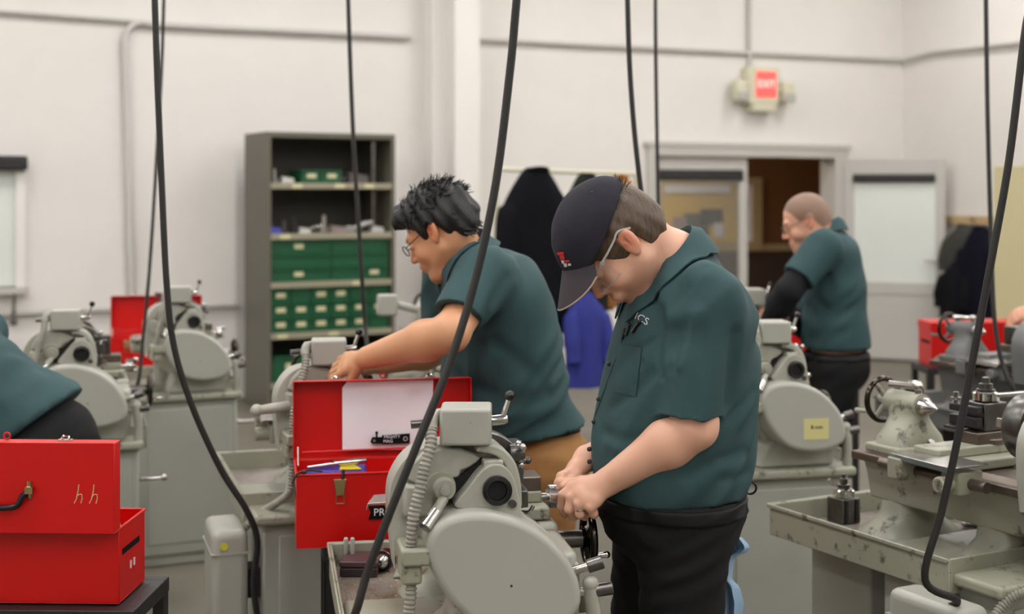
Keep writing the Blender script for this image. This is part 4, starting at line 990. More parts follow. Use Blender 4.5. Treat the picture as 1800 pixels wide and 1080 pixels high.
# tool holder standing in the right-hand pan, wrench, stray bits
c0 = G(1483, 917, .743); t = thing('tool_post', tuple(c0), 'spare steel tool post standing in the right lathe\'s pan', 'tool post', math.radians(28))
MB().box(-.032, .032, -.032, .032, 0, .068).build('block', M_STEELD, t, .002)
for x in (-.018, .018): MB().box(x - .005, x + .005, -.036, -.032, 0.004, .066).build('dovetail', M_IRON, t, .001)
mb = MB(); mb.rev([(.028, .068), (.030, .07), (.030, .088), (.020, .094)], (0, 0, 0), (0, 0, 1), 24); mb.build('cam_head', M_CHROME, t)
mb = MB(); mb.rev([(.018, .094), (.018, .104), (.011, .106), (.011, .120), (.006, .122), (.006, .132)], (0, 0, 0), (0, 0, 1), 14); mb.build('stud', M_STEELD, t)
mb = MB(); mb.tube([(-.015, 0, .09), (-.045, .01, .12)], .005, 8); mb.build('lock_handle', M_STEEL, t)
a, b = G(1712, 930, .743), G(1775, 942, .743)
mb = MB(); m1 = a + (b - a) * .45; mb.bar(a + (0, 0, .008), b + (0, 0, .008), .016, .010); w_ = mb
t = thing('wrench', tuple(a), 'black ring spanner lying in the right lathe\'s pan', 'wrench'); wm = MB(); wm.bar((0, 0, .008), tuple(b - a + np.array((0, 0, .008))), .018, .009); wm.build('shank', M_IRON, t, .003)
mb = MB(); mb.torus(tuple((b - a) * 1.12 + np.array((0, 0, .012))), (0, 0, 1), .022, .009, 20, 8); mb.build('ring_end', M_STEELD, t)
mb = MB(); mb.torus(tuple((a - b) * .12 + np.array((0, 0, .010))), (0, 0, 1), .015, .007, 16, 8); mb.build('small_ring_end', M_STEELD, t)
a = G(1655, 915, .743); t = thing('pipe_fitting', tuple(a), 'small bright branched fitting in the right lathe\'s pan', 'fitting')
mb = MB(); mb.tube([(-.03, 0, .012), (.03, -.01, .012)], .008, 10); mb.build('run', M_STEEL, t); mb = MB(); mb.tube([(0, 0, .012), (.01, .01, .035)], .007, 10); mb.build('branch', M_STEEL, t)
# travel mug behind the tailstock
c0 = lw_(7, (-.20, .70, .743)); t = thing('travel_mug', tuple(c0), 'black travel mug with bright lid behind the right tailstock', 'mug')
mb = MB(); mb.rev([(.030, 0), (.034, .02), (.036, .14)], (0, 0, 0), (0, 0, 1), 24); mb.build('cup', M_BLACK, t)
mb = MB(); mb.rev([(.037, .14), (.037, .155), (.030, .165), (.012, .17)], (0, 0, 0), (0, 0, 1), 24); mb.build('lid', M_CHROME, t)
t.location = tuple(P(1607, 706, 5.55)); t.location.z = .743; 
# blue shop cloth in the man's back pocket comes with the man

# ------------------------------------------------------------------ hanging cables
def cable(pix, r, label, m=M_RUB, name='power_cable', lead=None):
    pts = [P(*p) for p in pix]
    top = pts[0].copy(); up = nrm(pts[0] - pts[1])
    k = (Z_CEIL - .02 - top[2]) / max(up[2], .3)
    H = Z_CEIL - .02 - top[2]; n_ = 12; L_ = []
    for i in range(n_, 0, -1):
        h = H * i / n_; sx = h * (1 - .5 * h / H)
        L_.append(top + np.array((up[0] / up[2] * sx, up[1] / up[2] * sx, h)))
    pts = L_ + pts
    if lead is not None: pts += [np.array(p) for p in lead]
    mb = MB(); mb.tube(spline(pts, 8), r, 12)
    return tag(mb.build(name, m, smooth=80), label, 'cable', 'black power cables hanging from the ceiling')
cable([(908, 0, 2.52), (897, 120, 2.52), (872, 320, 2.51), (836, 490, 2.50), (790, 640, 2.48), (738, 770, 2.46), (690, 890, 2.45), (648, 1000, 2.45), (614, 1100, 2.46)], .0076, 'thick black cable sweeping down in front of the nearest lathe', lead=[lw_(0, (-.345, -.03, .80)), lw_(0, (-.35, .03, .722))])
cable([(272, 0, 3.72), (277, 150, 3.72), (285, 340, 3.72), (293, 500, 3.72), (306, 610, 3.73), (338, 715, 3.75), (388, 825, 3.78), (432, 895, 3.80), (452, 950, 3.82), (446, 1030, 3.84)], .0088, 'black cable curving down past the left toolbox to the second lathe', lead=[(-.70, 3.88, .42)])
cable([(288, 0, 6.0), (284, 120, 6.0), (274, 300, 5.98), (263, 470, 5.95), (251, 600, 5.93), (240, 680, 5.92)], .0075, 'thin black cable beside the curved cable at the left', lead=[lw_(3, (-.32, -.01, .80)), lw_(3, (-.36, .05, .722))])
cable([(612, 0, 5.4), (616, 120, 5.4), (622, 260, 5.4), (632, 420, 5.4), (641, 560, 5.42), (652, 640, 5.46)], .0085, 'black cable hanging in front of the shelving cabinet', lead=[lw_(9, (-.36, -.05, .85)), lw_(9, (-.36, .05, .722))])
cable([(1103, 0, 4.4), (1107, 120, 4.4), (1116, 240, 4.4), (1131, 370, 4.4), (1150, 520, 4.42)], .0082, 'black cable hanging behind the man in the cap', lead=[lw_(4, (-.36, -.01, .82)), lw_(4, (-.36, .05, .722))])
cable([(1152, 0, 5.9), (1153, 120, 5.9), (1156, 300, 5.9), (1160, 450, 5.9), (1170, 600, 5.92)], .0080, 'thin black cable hanging before the glazed door', lead=[lw_(5, (-.36, -.02, .85)), lw_(5, (-.36, .05, .722))])
cable([(1733, 0, 5.0), (1736, 200, 5.0), (1742, 420, 4.98), (1748, 560, 4.95), (1762, 640, 4.93), (1786, 700, 4.92)], .0082, 'thin black cable hanging beside the cream locker', lead=[lw_(7, (-.34, .0, .85)), lw_(7, (-.36, .06, .722))])
cable([(1812, 0, 3.05), (1800, 70, 3.05), (1774, 280, 3.06), (1746, 440, 3.07), (1716, 600, 3.08), (1684, 770, 3.09), (1655, 900, 3.10), (1626, 1020, 3.11)], .0086, 'thick black cable slanting down before the right lathe', lead=[lw_(6, (-.36, .0, .74)), lw_(6, (-.36, .06, .70))])
# ------------------------------------------------------------------ implicit surfaces for bodies and clothes
def rc(a, b, ra, rb):
    a = np.array(a, np.float32); b = np.array(b, np.float32); ab = b - a; L2 = max(float(ab @ ab), 1e-9); ra = float(ra); rb = float(rb)
    def f(p):
        t = np.clip(((p - a) @ ab) / L2, 0, 1)
        return np.linalg.norm(p - a - t[:, None] * ab, axis=1) - (ra + (rb - ra) * t)
    r = max(ra, rb); f.lo = np.minimum(a, b) - r; f.hi = np.maximum(a, b) + r
    return f
def ell(c, r, R=None):
    c = np.array(c, np.float32); r = np.array(r, np.float32); R = np.eye(3, dtype=np.float32) if R is None else np.array(R, np.float32)   # columns = axes
    def f(p):
        q = (p - c) @ R; k0 = np.linalg.norm(q / r, axis=1); k1 = np.linalg.norm(q / (r * r), axis=1)
        return k0 * (k0 - 1) / np.maximum(k1, 1e-6)
    m = np.abs(R) @ r; f.lo = c - m; f.hi = c + m
    return f
class Field:
    def __init__(s): s.ops = []
    def u(s, f, k=.02): s.ops.append((f, 'u', k)); return s
    def sub(s, f, k=.005): s.ops.append((f, 's', k)); return s
    def cut(s, f): s.ops.append((f, 'c', 0)); return s
    def disp(s, f): s.ops.append((f, 'd', 0)); return s
    def bounds(s):
        fs = [f for f, o, k in s.ops if o == 'u']
        return np.min([f.lo for f in fs], axis=0) - .03, np.max([f.hi for f in fs], axis=0) + .03
    def __call__(s, p, lo=None, hi=None):
        d = np.full(len(p), 1.0, np.float32)
        for f, o, k in s.ops:
            if lo is not None and hasattr(f, 'lo') and (np.any(f.lo > hi + .06) or np.any(f.hi < lo - .06)): continue
            if o == 'u':
                e = f(p); h = np.clip(.5 + .5 * (d - e) / k, 0, 1); d = d * (1 - h) + e * h - k * h * (1 - h)
            elif o == 's':
                e = -f(p); h = np.clip(.5 - .5 * (d - e) / k, 0, 1); d = d * (1 - h) + e * h + k * h * (1 - h)
            elif o == 'c': d = np.maximum(d, f(p))
            else:
                m = np.abs(d) < .05
                if m.any(): d[m] += f(p[m])
        return d
EDG = [((0, 0, 0), (1, 0, 0)), ((0, 1, 0), (1, 1, 0)), ((0, 0, 1), (1, 0, 1)), ((0, 1, 1), (1, 1, 1)), ((0, 0, 0), (0, 1, 0)), ((1, 0, 0), (1, 1, 0)), ((0, 0, 1), (0, 1, 1)), ((1, 0, 1), (1, 1, 1)),
       ((0, 0, 0), (0, 0, 1)), ((1, 0, 0), (1, 0, 1)), ((0, 1, 0), (0, 1, 1)), ((1, 1, 0), (1, 1, 1))]
def snets(F, lo, hi, h, project=True):
    lo = np.array(lo, np.float32); hi = np.array(hi, np.float32)
    n = np.maximum(((np.ceil((hi - lo) / h).astype(int) + 4) // 4) * 4, 4); hi = lo + n * h
    c = 4
    ax = [np.arange(0, n[i] + 1, c) * h + lo[i] for i in range(3)]
    G = np.stack(np.meshgrid(*ax, indexing='ij'), -1).reshape(-1, 3).astype(np.float32)
    Dc = F(G, lo, hi).reshape([len(a) for a in ax])
    D = np.repeat(np.repeat(np.repeat(Dc, c, 0), c, 1), c, 2)[:n[0] + 1, :n[1] + 1, :n[2] + 1].copy()
    # every fine point whose coarse cell may touch the surface
    near = np.abs(Dc) < h * c * 1.9
    nr = near.copy()
    for a in range(3):
        nr |= np.roll(near, -1, a); nr |= np.roll(near, 1, a)
    near = np.repeat(np.repeat(np.repeat(nr, c, 0), c, 1), c, 2)[:n[0] + 1, :n[1] + 1, :n[2] + 1]
    idx = np.argwhere(near)
    vals = np.empty(len(idx), np.float32)
    for i in range(0, len(idx), 400000):
        vals[i:i + 400000] = F(lo + idx[i:i + 400000].astype(np.float32) * h, lo, hi)
    D[near] = vals
    sh = tuple(n)
    acc = np.zeros(sh + (3,), np.float32); cnt = np.zeros(sh, np.float32)
    sl = lambda o: D[o[0]:n[0] + o[0], o[1]:n[1] + o[1], o[2]:n[2] + o[2]]
    for a, b in EDG:
        da, db = sl(a), sl(b); m = (da < 0) != (db < 0)
        if not m.any(): continue
        t = np.where(m, da / np.where(m, da - db, 1), 0)
        for k in range(3): acc[..., k] += m * (a[k] + t * (b[k] - a[k]))
        cnt += m
    act = cnt > 0; ids = np.full(sh, -1, np.int64); ids[act] = np.arange(act.sum())
    cell = np.argwhere(act); V = lo + h * (cell + acc[act] / cnt[act][:, None])
    Q = []
    ins = D < 0
    for axis in range(3):
        o1, o2 = [a for a in range(3) if a != axis]
        A = [slice(0, n[i] + 1) for i in range(3)]; Bs = list(A); A[axis] = slice(0, n[axis]); Bs[axis] = slice(1, n[axis] + 1)
        m = ins[tuple(A)] != ins[tuple(Bs)]
        e = np.argwhere(m); e = e[(e[:, o1] > 0) & (e[:, o1] < n[o1]) & (e[:, o2] > 0) & (e[:, o2] < n[o2])]
        if not len(e): continue
        def cid(d1, d2):
            q = e.copy(); q[:, o1] += d1; q[:, o2] += d2; return ids[q[:, 0], q[:, 1], q[:, 2]]
        q = np.stack([cid(-1, -1), cid(0, -1), cid(0, 0), cid(-1, 0)], 1)
        fl = ins[tuple(A)][m][np.ones(len(q), bool)] if False else ins[e[:, 0], e[:, 1], e[:, 2]]
        if axis == 1: fl = ~fl
        q[~fl] = q[~fl][:, ::-1]
        Q.append(q)
    Q = np.concatenate(Q) if Q else np.zeros((0, 4), int)
    Q = Q[(Q >= 0).all(1)]
    if project and len(V):
        for _ in range(2):
            e = h * .3; d0 = F(V, lo, hi); g = np.stack([F(V + np.eye(3, dtype=np.float32)[k] * e, lo, hi) - d0 for k in range(3)], 1) / e
            gl = np.maximum((g * g).sum(1), .2); st = np.clip(d0 / gl, -h * .7, h * .7); V = V - (st[:, None] * g).astype(np.float32)
    return V.astype(np.float32), Q
def multi_mesh(F, boxes):
    """boxes: (lo, hi, h), finest first; coarser ones give way inside finer ones"""
    Vs, Qs, off = [], [], 0
    for i, (lo, hi, h) in enumerate(boxes):
        V, Q = snets(F, lo, hi, h)
        if len(Q):
            cen = V[Q].mean(1); keep = np.ones(len(Q), bool)
            for lo2, hi2, h2 in boxes[:i]:
                keep &= ~np.all((cen > np.array(lo2) + h * .6) & (cen < np.array(hi2) - h * .6), axis=1)
            Q = Q[keep]
        Vs.append(V); Qs.append(Q + off); off += len(V)
    return np.concatenate(Vs), np.concatenate(Qs)
def np_mesh(name, V, Q, m, parent, org, colors=None):
    used = np.unique(Q); mp = np.full(len(V), -1); mp[used] = np.arange(len(used)); V = V[used]; Q = mp[Q]
    if colors is not None: colors = colors[used]
    me = bpy.data.meshes.new(name)
    me.from_pydata([tuple(p) for p in (V - np.array(org)).tolist()], [], Q.tolist())
    me.polygons.foreach_set('use_smooth', [True] * len(me.polygons)); me.materials.append(m)
    if colors is not None:
        a = me.color_attributes.new('Col', 'FLOAT_COLOR', 'POINT')
        c4 = np.concatenate([colors, np.ones((len(colors), 1))], 1).astype(np.float32); a.data.foreach_set('color', c4.reshape(-1))
    o = bpy.data.objects.new(name, me); COL.objects.link(o); o.parent = parent
    return o
def ray_on(F, p, d, far=.5):
    """first hit of field from point p along d"""
    p = np.array(p, np.float32); d = nrm(d).astype(np.float32); t = 0.0
    for _ in range(80):
        v = float(F((p + d * t)[None])[0])
        if abs(v) < .0004: break
        t += v * .8
        if t > far: return None
    return p + d * t
def folds(amp, seed, dirs, wl=.09, warp=.6):
    r = np.random.default_rng(seed); ph = r.uniform(0, 6.28, 16)
    ks = []
    for d in dirs: ks.append(nrm(d) * 2 * PI / wl)
    ks = [k.astype(np.float32) for k in ks]
    def f(p):
        s = np.zeros(len(p), np.float32)
        w1 = np.sin(p @ np.array((11, 7, -9), np.float32) + ph[0]) + .6 * np.sin(p @ np.array((-17, 15, 12), np.float32) + ph[1])
        w2 = np.sin(p @ np.array((9, -12, 8), np.float32) + ph[2])
        for i, k in enumerate(ks):
            q = np.sin(p @ k + ph[3 + i] + warp * 3 * w1)
            s += (np.abs(q) ** 1.5 - .5) * np.clip(.5 + .7 * (w2 if i % 2 else -w2), 0, 1)
        return amp * s
    return f
# ------------------------------------------------------------------ people
M_SKIN = mat('skin', (214, 160, 132), 0.48, attr='Col', sss=0.08, bump=0.04, bscale=220)
def cloth(name, col, **k): return mat(name, col, k.pop('rough', .82), var=k.pop('var', .12), vscale=k.pop('vscale', 9), bump=k.pop('bump', .12), bscale=k.pop('bscale', 260), spec=.3, **k)
M_TEAL = cloth('teal_shirt', (50, 77, 80), rough=.75)
M_PANTS = cloth('black_trousers', (17, 17, 19), var=.2)
M_TANP = cloth('tan_trousers', (156, 112, 66), var=.2, vscale=14)
M_UNDER = cloth('black_undershirt', (20, 20, 24))
M_BELT = mat('black_leather', (13, 12, 12), .6, spec=.25)
M_CAP = cloth('navy_cap', (40, 38, 48), var=.25, vscale=20)
M_CAPB = cloth('navy_cap_brim', (62, 56, 62), var=.15, vscale=20)
def hairmat(name, c, c2): return mat(name, c, .5, var=1.0, var2=c2, vscale=3.0, thresh=(.3, .75), stretch=(30, 30, 6), bump=.5, bscale=9)
M_HAIRB = hairmat('brown_hair', (98, 76, 54), (46, 33, 23))
M_HAIRK = hairmat('black_hair', (15, 12, 12), (7, 6, 6))
M_SHOE = mat('black_shoe', (20, 19, 19), .4)
M_RAG = cloth('blue_rag', (150, 178, 204), var=.2)
M_TEMPLE = mat('clear_frame', (206, 204, 202), .15, alpha=.75)
def frame(az, pitch, roll=0.0):
    a, p = math.radians(az), math.radians(pitch)
    F0 = np.array((-math.cos(a), -math.sin(a), 0.0)); Z = np.array((0, 0, 1.0))
    F = math.cos(p) * F0 - math.sin(p) * Z; U = math.sin(p) * F0 + math.cos(p) * Z; L = np.cross(U, F)
    if roll:
        r = math.radians(roll); L, U = math.cos(r) * L + math.sin(r) * U, math.cos(r) * U - math.sin(r) * L
    return np.stack([F, L, U], 1)
def gen_hand(Wp, d, n, curl, side=1, s=1.0):
    """finger joint chains: d towards the knuckles, n out of the back of the hand"""
    d = nrm(d); n = nrm(n - d * np.dot(n, d)); a = np.cross(n, d) * side     # a points to the thumb side
    out = []
    for off, ln, kx in ((.030, 1.0, 0), (.010, 1.08, .003), (-.010, 1.0, .0), (-.029, .8, -.008)):
        m = Wp + d * (.088 + kx) * s + a * off * s; ch = [m]; ang = curl * .6; p = m
        for seg in (.044, .026, .021):
            v = d * math.cos(ang) - n * math.sin(ang); p = p + v * seg * ln * s; ch.append(p); ang += curl
        out.append(ch)
    b = Wp + d * .028 * s + a * .022 * s - n * .006 * s; v = nrm(d * .75 + a * .6 - n * .35)
    out.append([b, b + v * .042 * s, b + v * .042 * s + nrm(v + d * .4 - a * .2) * .030 * s, b + v * .042 * s + nrm(v + d * .5 - a * .35) * .055 * s])
    return out
def add_hand(B, Wp, ch, s=1.0):
    pal = ch[:4]
    for c in pal: B.u(rc(Wp, c[0], .021 * s, .0125 * s), .012)
    for c1, c2 in zip(pal[:-1], pal[1:]): B.u(rc((c1[0] * .75 + np.array(Wp) * .25), (c2[0] * .75 + np.array(Wp) * .25), .0135 * s, .0135 * s), .010)
    for c in pal:
        r = [.0108, .0100, .0090, .0080]
        for i in range(3): B.u(rc(c[i], c[i + 1], r[i] * s, r[i + 1] * s), .0035)
    t = ch[4]; r = [.0165, .0125, .0110, .0090]
    for i in range(3): B.u(rc(t[i], t[i + 1], r[i] * s, r[i + 1] * s), .010 if i == 0 else .004)
def add_head(B, C, R, s, beard=False, jaw=1.0):
    w = lambda x, y, z: C + R @ (np.array((x, y, z)) * s)
    e = lambda c, r, k=.02: B.u(ell(w(*c), np.array(r) * s, R), k)
    e((-.012, 0, .030), (.098, .077, .088)); e((-.03, 0, -.01), (.078, .070, .075)); e((.030, 0, -.035), (.064, .060 * jaw, .082), .025)
    for y in (-1, 1):
        B.u(rc(w(.0, y * .052 * jaw, -.055), w(.066, y * .016, -.106), .020 * s, .018 * s), .025)
        e((.060, y * .036, -.036), (.028, .026, .026), .018)
    e((.074, 0, -.106), (.019, .024 * jaw, .017), .018)
    e((.05, 0, -.11), (.04, .038 * jaw, .02), .02)
    B.u(rc(w(.082, -.032, .020), w(.082, .032, .020), .013 * s, .013 * s), .016)
    for y in (-1, 1): B.sub(ell(w(.100, y * .032, .000), np.array((.017, .017, .011)) * s, R), .010)
    for y in (-1, 1): B.u(ell(w(.0785, y * .031, -.001), np.array((.0135, .0150, .0130)) * s, R), .003)
    B.u(rc(w(.090, 0, .012), w(.113, 0, -.030), .0078 * s, .0115 * s), .009)
    for y in (-1, 1): e((.101, y * .012, -.035), (.011, .0085, .0085), .006)
    for y in (-1, 1): B.sub(ell(w(.105, y * .007, -.044), np.array((.004, .003, .003)) * s, R), .002)
    e((.090, 0, -.066), (.018, .030, .020), .014)
    e((.1005, 0, -.0625), (.0075, .021, .0048), .004); e((.0985, 0, -.0745), (.0075, .018, .0058), .004)
    B.sub(rc(w(.108, -.023, -.0685), w(.108, .023, -.0685), .0022 * s, .0022 * s), .003)
    if beard: e((.072, 0, -.10), (.034, .046, .036), .014)
    for y in (-1, 1):                                     # ears: rim, lobe, hollow
        tilt = R @ np.array(Matrix.Rotation(math.radians(-14), 3, 'Y')) @ np.array(Matrix.Rotation(math.radians(-22 * y), 3, 'Z'))
        B.u(ell(w(-.010, y * .080, -.004), np.array((.0195, .0085, .031)) * s, tilt), .004)
        B.u(ell(w(-.004, y * .079, -.029), np.array((.010, .007, .011)) * s, R), .004)
        B.sub(ell(w(-.006, y * .0885, .000), np.array((.0115, .0065, .018)) * s, tilt), .004)
        B.u(ell(w(-.001, y * .082, -.006), np.array((.0045, .005, .007)) * s, R), .003)
        B.u(ell(w(-.012, y * .0845, -.002), np.array((.0040, .0035, .013)) * s, tilt), .004)
def skin_color(V, C, R, s, base, lip, stubble=None, brow=(50, 36, 26), buzz=None, hands=None):
    lin = lambda c: np.array(srgb(*c)[:3])
    col = np.tile(lin(base), (len(V), 1)); q = ((V - C) @ R) / s
    near = np.linalg.norm(q, axis=1) < .2
    def blob(c, r, tint, a):
        nonlocal col
        d = np.linalg.norm((q - np.array(c)) / np.array(r), axis=1); w = np.clip(1.3 - d, 0, 1)[:, None] * a * near[:, None]
        col = col * (1 - w) + lin(tint) * w
    red = tuple(int(c * f) for c, f in zip(base, (.98, .72, .66)))
    blob((.115, 0, -.032), (.02, .02, .018), red, .6)
    for y in (-1, 1):
        blob((-.008, y * .085, 0), (.024, .02, .038), red, .7); blob((.075, y * .04, -.035), (.03, .02, .025), red, .35)
        blob((-.004, y * .088, .0), (.008, .008, .012), tuple(int(c * .6) for c in red), .6)
    if stubble:
        st, a = stubble; blob((.078, 0, -.098), (.034, .06, .034), st, a); blob((.040, .050, -.082), (.042, .032, .034), st, a * .7); blob((.040, -.050, -.082), (.042, .032, .034), st, a * .7); blob((.105, 0, -.052), (.012, .026, .007), st, a)
    blob((.103, 0, -.0625), (.009, .021, .006), lip, .8); blob((.101, 0, -.0745), (.009, .018, .007), lip, .8)
    for y in (-1, 1):
        blob((.088, y * .032, .022), (.020, .020, .0055), brow, .9)
        blob((.092, y * .031, -.006), (.012, .016, .0025), (40, 26, 20), .8)
    if buzz:
        zb = np.interp(q[:, 0], [-.12, -.05, -.02, .0, .03, .05, .07], [-.055, -.06, .0, .01, .0, .05, .075]); m = np.clip((q[:, 2] - zb) / .012, 0, 1)[:, None] * near[:, None]
        col = col * (1 - m * buzz[1]) + lin(buzz[0]) * m * buzz[1]
    return col
PEOPLE = []
def hitp(F, px, py, start=2.3):
    o = np.array((0, 0, EYE)); d = nrm(P(px, py, 1.0) - o); q = ray_on(F, o + d * start, d, 2.5)
    return q if q is not None else P(px, py, 3.0)
def person(sp):
    hip = sp['torso'][0]; hp = P(*hip[0]); org = np.array((hp[0], hp[1], 0.0))
    root = thing('person', org, sp['label'], 'person', 0, 'people at work in the machine shop')
    s = sp.get('s', 1.0); hq = sp.get('hq', 1.0)
    C = P(*sp['head']); R = frame(*sp['hrot']); Rb = frame(sp['az'], 0); Fd, Ld = Rb[:, 0], Rb[:, 1]
    shL = P(*sp['shL']); shR = shL - Ld * sp.get('shw', .36); nb = P(*sp['neck']); elL, wrL, elR, wrR = [P(*sp[k]) for k in ('elL', 'wrL', 'elR', 'wrR')]
    T = [(P(*c), np.array(r), frame(sp['az'], ln)) for c, r, ln in sp['torso']]
    # ---- body
    B = Field()
    for c, r, Rt in T: B.u(ell(c, r - .022, Rt), .05)
    B.u(rc(shL, shR, .055, .055), .04)
    legs = []
    for k, sd_ in enumerate((1, -1)):
        h0 = hp + Ld * .09 * sd_; kn = np.array((*(hp + Ld * .10 * sd_ + Fd * .03)[:2], .50)); an = np.array((*(hp + Ld * .11 * sd_ + Fd * sp.get('foot', (.0, .0))[k])[:2], .08)); legs.append((h0, kn, an))
        B.u(rc(h0, kn, .075, .052), .03); B.u(rc(kn, an, .052, .038), .02); B.u(rc(an - np.array((0, 0, .03)), an + Fd * .15 - np.array((0, 0, .045)), .035, .028), .02)
    hb = C + R @ (np.array((-.035, 0, -.055)) * s)
    B.u(rc(hb, nb, .056 * s, .064 * s), .03); B.u(rc(nb, (shL + shR) / 2 - Fd * .02, .062, .07), .04)
    add_head(B, C, R, s, sp.get('beard', False), sp.get('jaw', 1.0))
    hands = {}
    for side, sh_, el, wr in ((1, shL, elL, wrL), (-1, shR, elR, wrR)):
        ar = sp.get('arm', 1.0); md = el + (wr - el) * .3
        B.u(rc(sh_, el, .052 * ar, .044 * ar), .02); B.u(rc(el, md, .046 * ar, .049 * ar), .02); B.u(rc(md, wr, .049 * ar, .029 * ar), .02)
        key = 'handL' if side == 1 else 'handR'
        if callable(sp.get(key)): ch = sp[key]()
        else:
            curl, back = sp.get(key, (.5, None)); d = nrm(wr - el); bk = np.array(back if back is not None else (0, -.6, .8)); ch = gen_hand(wr + d * .01, d, bk, curl, side, s)
        hands[key] = ch; add_hand(B, wr, ch, s)
    lo, hi = B.bounds(); boxes = []
    for key, wr in (('handL', wrL), ('handR', wrR)):
        pts = np.array([p for c in hands[key] for p in c] + [wr]); boxes.append((pts.min(0) - .022, pts.max(0) + .022, .0026 * hq))
    boxes.append((C - .165 * s, C + .165 * s, .0031 * hq))
    for el, wr in ((elL, wrL), (elR, wrR)):
        pts = np.array([el, wr]); boxes.append((pts.min(0) - .085, pts.max(0) + .085, .006 * hq))
    boxes.append((lo, hi, .017))
    V, Q = multi_mesh(B, boxes)
    np_mesh('body', V, Q, M_SKIN, root, org, skin_color(V, C, R, s, sp['skin'], sp['lip'], sp.get('stubble'), sp.get('brow', (50, 36, 26)), sp.get('buzz')))
    # ---- shirt
    S = Field()
    for c, r, Rt in T[1:]: S.u(ell(c, r, Rt), .06)
    S.u(ell(T[0][0] + np.array((0, 0, .05)), T[0][1] + np.array((.002, .002, 0)), T[0][2]), .05)
    S.u(rc(shL, shR, .066, .066), .05); nl_ = nb - frame(*sp['collar'][1])[:, 2] * .055; S.u(rc(nl_, (shL * .8 + shR * .2), .056, .060), .04); S.u(rc(nl_, (shR * .8 + shL * .2), .056, .060), .04)
    nd = nrm(hb - nb)
    S.sub(rc(nb - nd * .01, nb + nd * .2, .066 * s, .078 * s), .012)
    for sh_, hem, r0, r1, n in sp['sleeves'](shL, shR, elL, elR):
        n = nrm(n); f0 = rc(sh_, hem + n * .02, r0, r1)
        fi = rc(hem + n * .022, hem + n * .12, r1 - .012, r1 - .004)
        def f1(p, f0=f0, fi=fi, hem=hem.astype(np.float32), n=n.astype(np.float32)): return np.maximum(np.maximum(f0(p), (p - hem) @ n), -fi(p))
        f1.lo, f1.hi = f0.lo, f0.hi
        S.u(f1, sp.get('slk', .03))
    S.disp(folds(sp.get('fold', .0035), sp.get('seed', 1), [Ld * .8 + np.array((0, 0, 1.0)), Fd + np.array((0, 0, .9)), -Fd * .7 + Ld * .4 + np.array((0, 0, .5))], sp.get('wl', .14)))
    segs = []
    for pl, wd_, amp in sp.get('creases', []):
        q = [hitp(S, *p) for p in pl]
        for i in range(len(q) - 1): segs.append((q[i].astype(np.float32), q[i + 1].astype(np.float32), wd_, amp / (1 if len(q) == 2 else 1)))
    if segs:
        def crease(p):
            out = np.zeros(len(p), np.float32)
            for a, b, wd_, amp in segs:
                ab = b - a; t = np.clip(((p - a) @ ab) / float(ab @ ab), 0, 1); dd = np.linalg.norm(p - a - t[:, None] * ab, axis=1)
                v = amp * np.exp(-(dd / wd_) ** 2); out = np.where(np.abs(v) > np.abs(out), v, out)
            return out.astype(np.float32)
        S.disp(crease)
    hpt, hn = sp['hem'](); hn = nrm(hn).astype(np.float32); hpt = hpt.astype(np.float32)
    S.cut(lambda p: (p - hpt) @ hn)
    lo, hi = S.bounds(); bxs = []
    for sh_, hem, r0, r1, n in sp['sleeves'](shL, shR, elL, elR): bxs.append((hem - r1 - .03, hem + r1 + .03, .0034 * hq))
    V, Q = multi_mesh(S, bxs + [(lo, hi, .0075 * hq)])
    np_mesh('shirt', V, Q, sp.get('shirt', M_TEAL), root, org)
    # ---- collar
    cc = P(*sp['collar'][0]); Rc = frame(*sp['collar'][1]); cr = sp['collar'][2]; rows = [[] for _ in range(5)]
    for i in range(41):
        ph = math.radians(14 + (332) * i / 40); fr = max(0, math.cos(ph)); d = Rc[:, 0] * math.cos(ph) * 1.05 + Rc[:, 1] * math.sin(ph) * .92
        pt = abs(math.cos(ph)) ** 6 if math.cos(ph) > 0 else 0
        for j, (rr, hh) in enumerate(((.90, -.035), (.93, .016), (.98, .025), (1.12, .006 - .006 * fr), (1.30 + .06 * pt, -.026 - .034 * pt - .006 * fr))):
            q_ = cc + d * cr * rr + Rc[:, 2] * (hh - .012 * fr)
            if j >= 1:
                want = (0, .004, .010, .009, .0045)[j]; mv = nrm(nrm(d) * (.1, .1, .25, .6, .8)[j] + Rc[:, 2])
                for _ in range(14):
                    v0 = float(S(q_[None].astype(np.float32))[0])
                    if v0 < want: q_ = q_ + mv * min(max(want - v0, .002), .012)
                    elif j == 4 and v0 > want + .010: q_ = q_ - mv * min(v0 - want - .010, .006)
                    else: break
            rows[j].append(q_ - org)
    MB().sheet(rows, .004).build('collar', sp.get('shirt', M_TEAL), root, smooth=60)
    # ---- trousers, belt, shoes
    G_ = Field(); c, r, Rt = T[0]
    G_.u(ell(c, r, Rt), .04)
    for h0, kn, an in legs: G_.u(rc(h0 - np.array((0, 0, .02)), kn, .102 * sp.get('leg', 1), .074), .03); G_.u(rc(kn, an, .074, .060), .02)
    G_.disp(folds(.004, 9, [Ld + np.array((0, 0, .8)), Fd + np.array((0, 0, 1.2)), np.array((0, 0, 1.0))], .13))
    bz = sp['belt']; G_.cut(lambda p: (p[:, 2] - (bz + .022)).astype(np.float32)); G_.cut(lambda p: (.055 - p[:, 2]).astype(np.float32))
    lo, hi = G_.bounds(); V, Q = snets(G_, lo, hi, .010 * hq); np_mesh('trousers', V, Q, sp['pants'], root, org)
    Be = Field(); Be.ops = [o for o in G_.ops if o[1] in 'ud']; Be.disp(lambda p: np.full(len(p), -.0045, np.float32)); Be.cut(lambda p: (np.abs(p[:, 2] - bz) - .016).astype(np.float32))
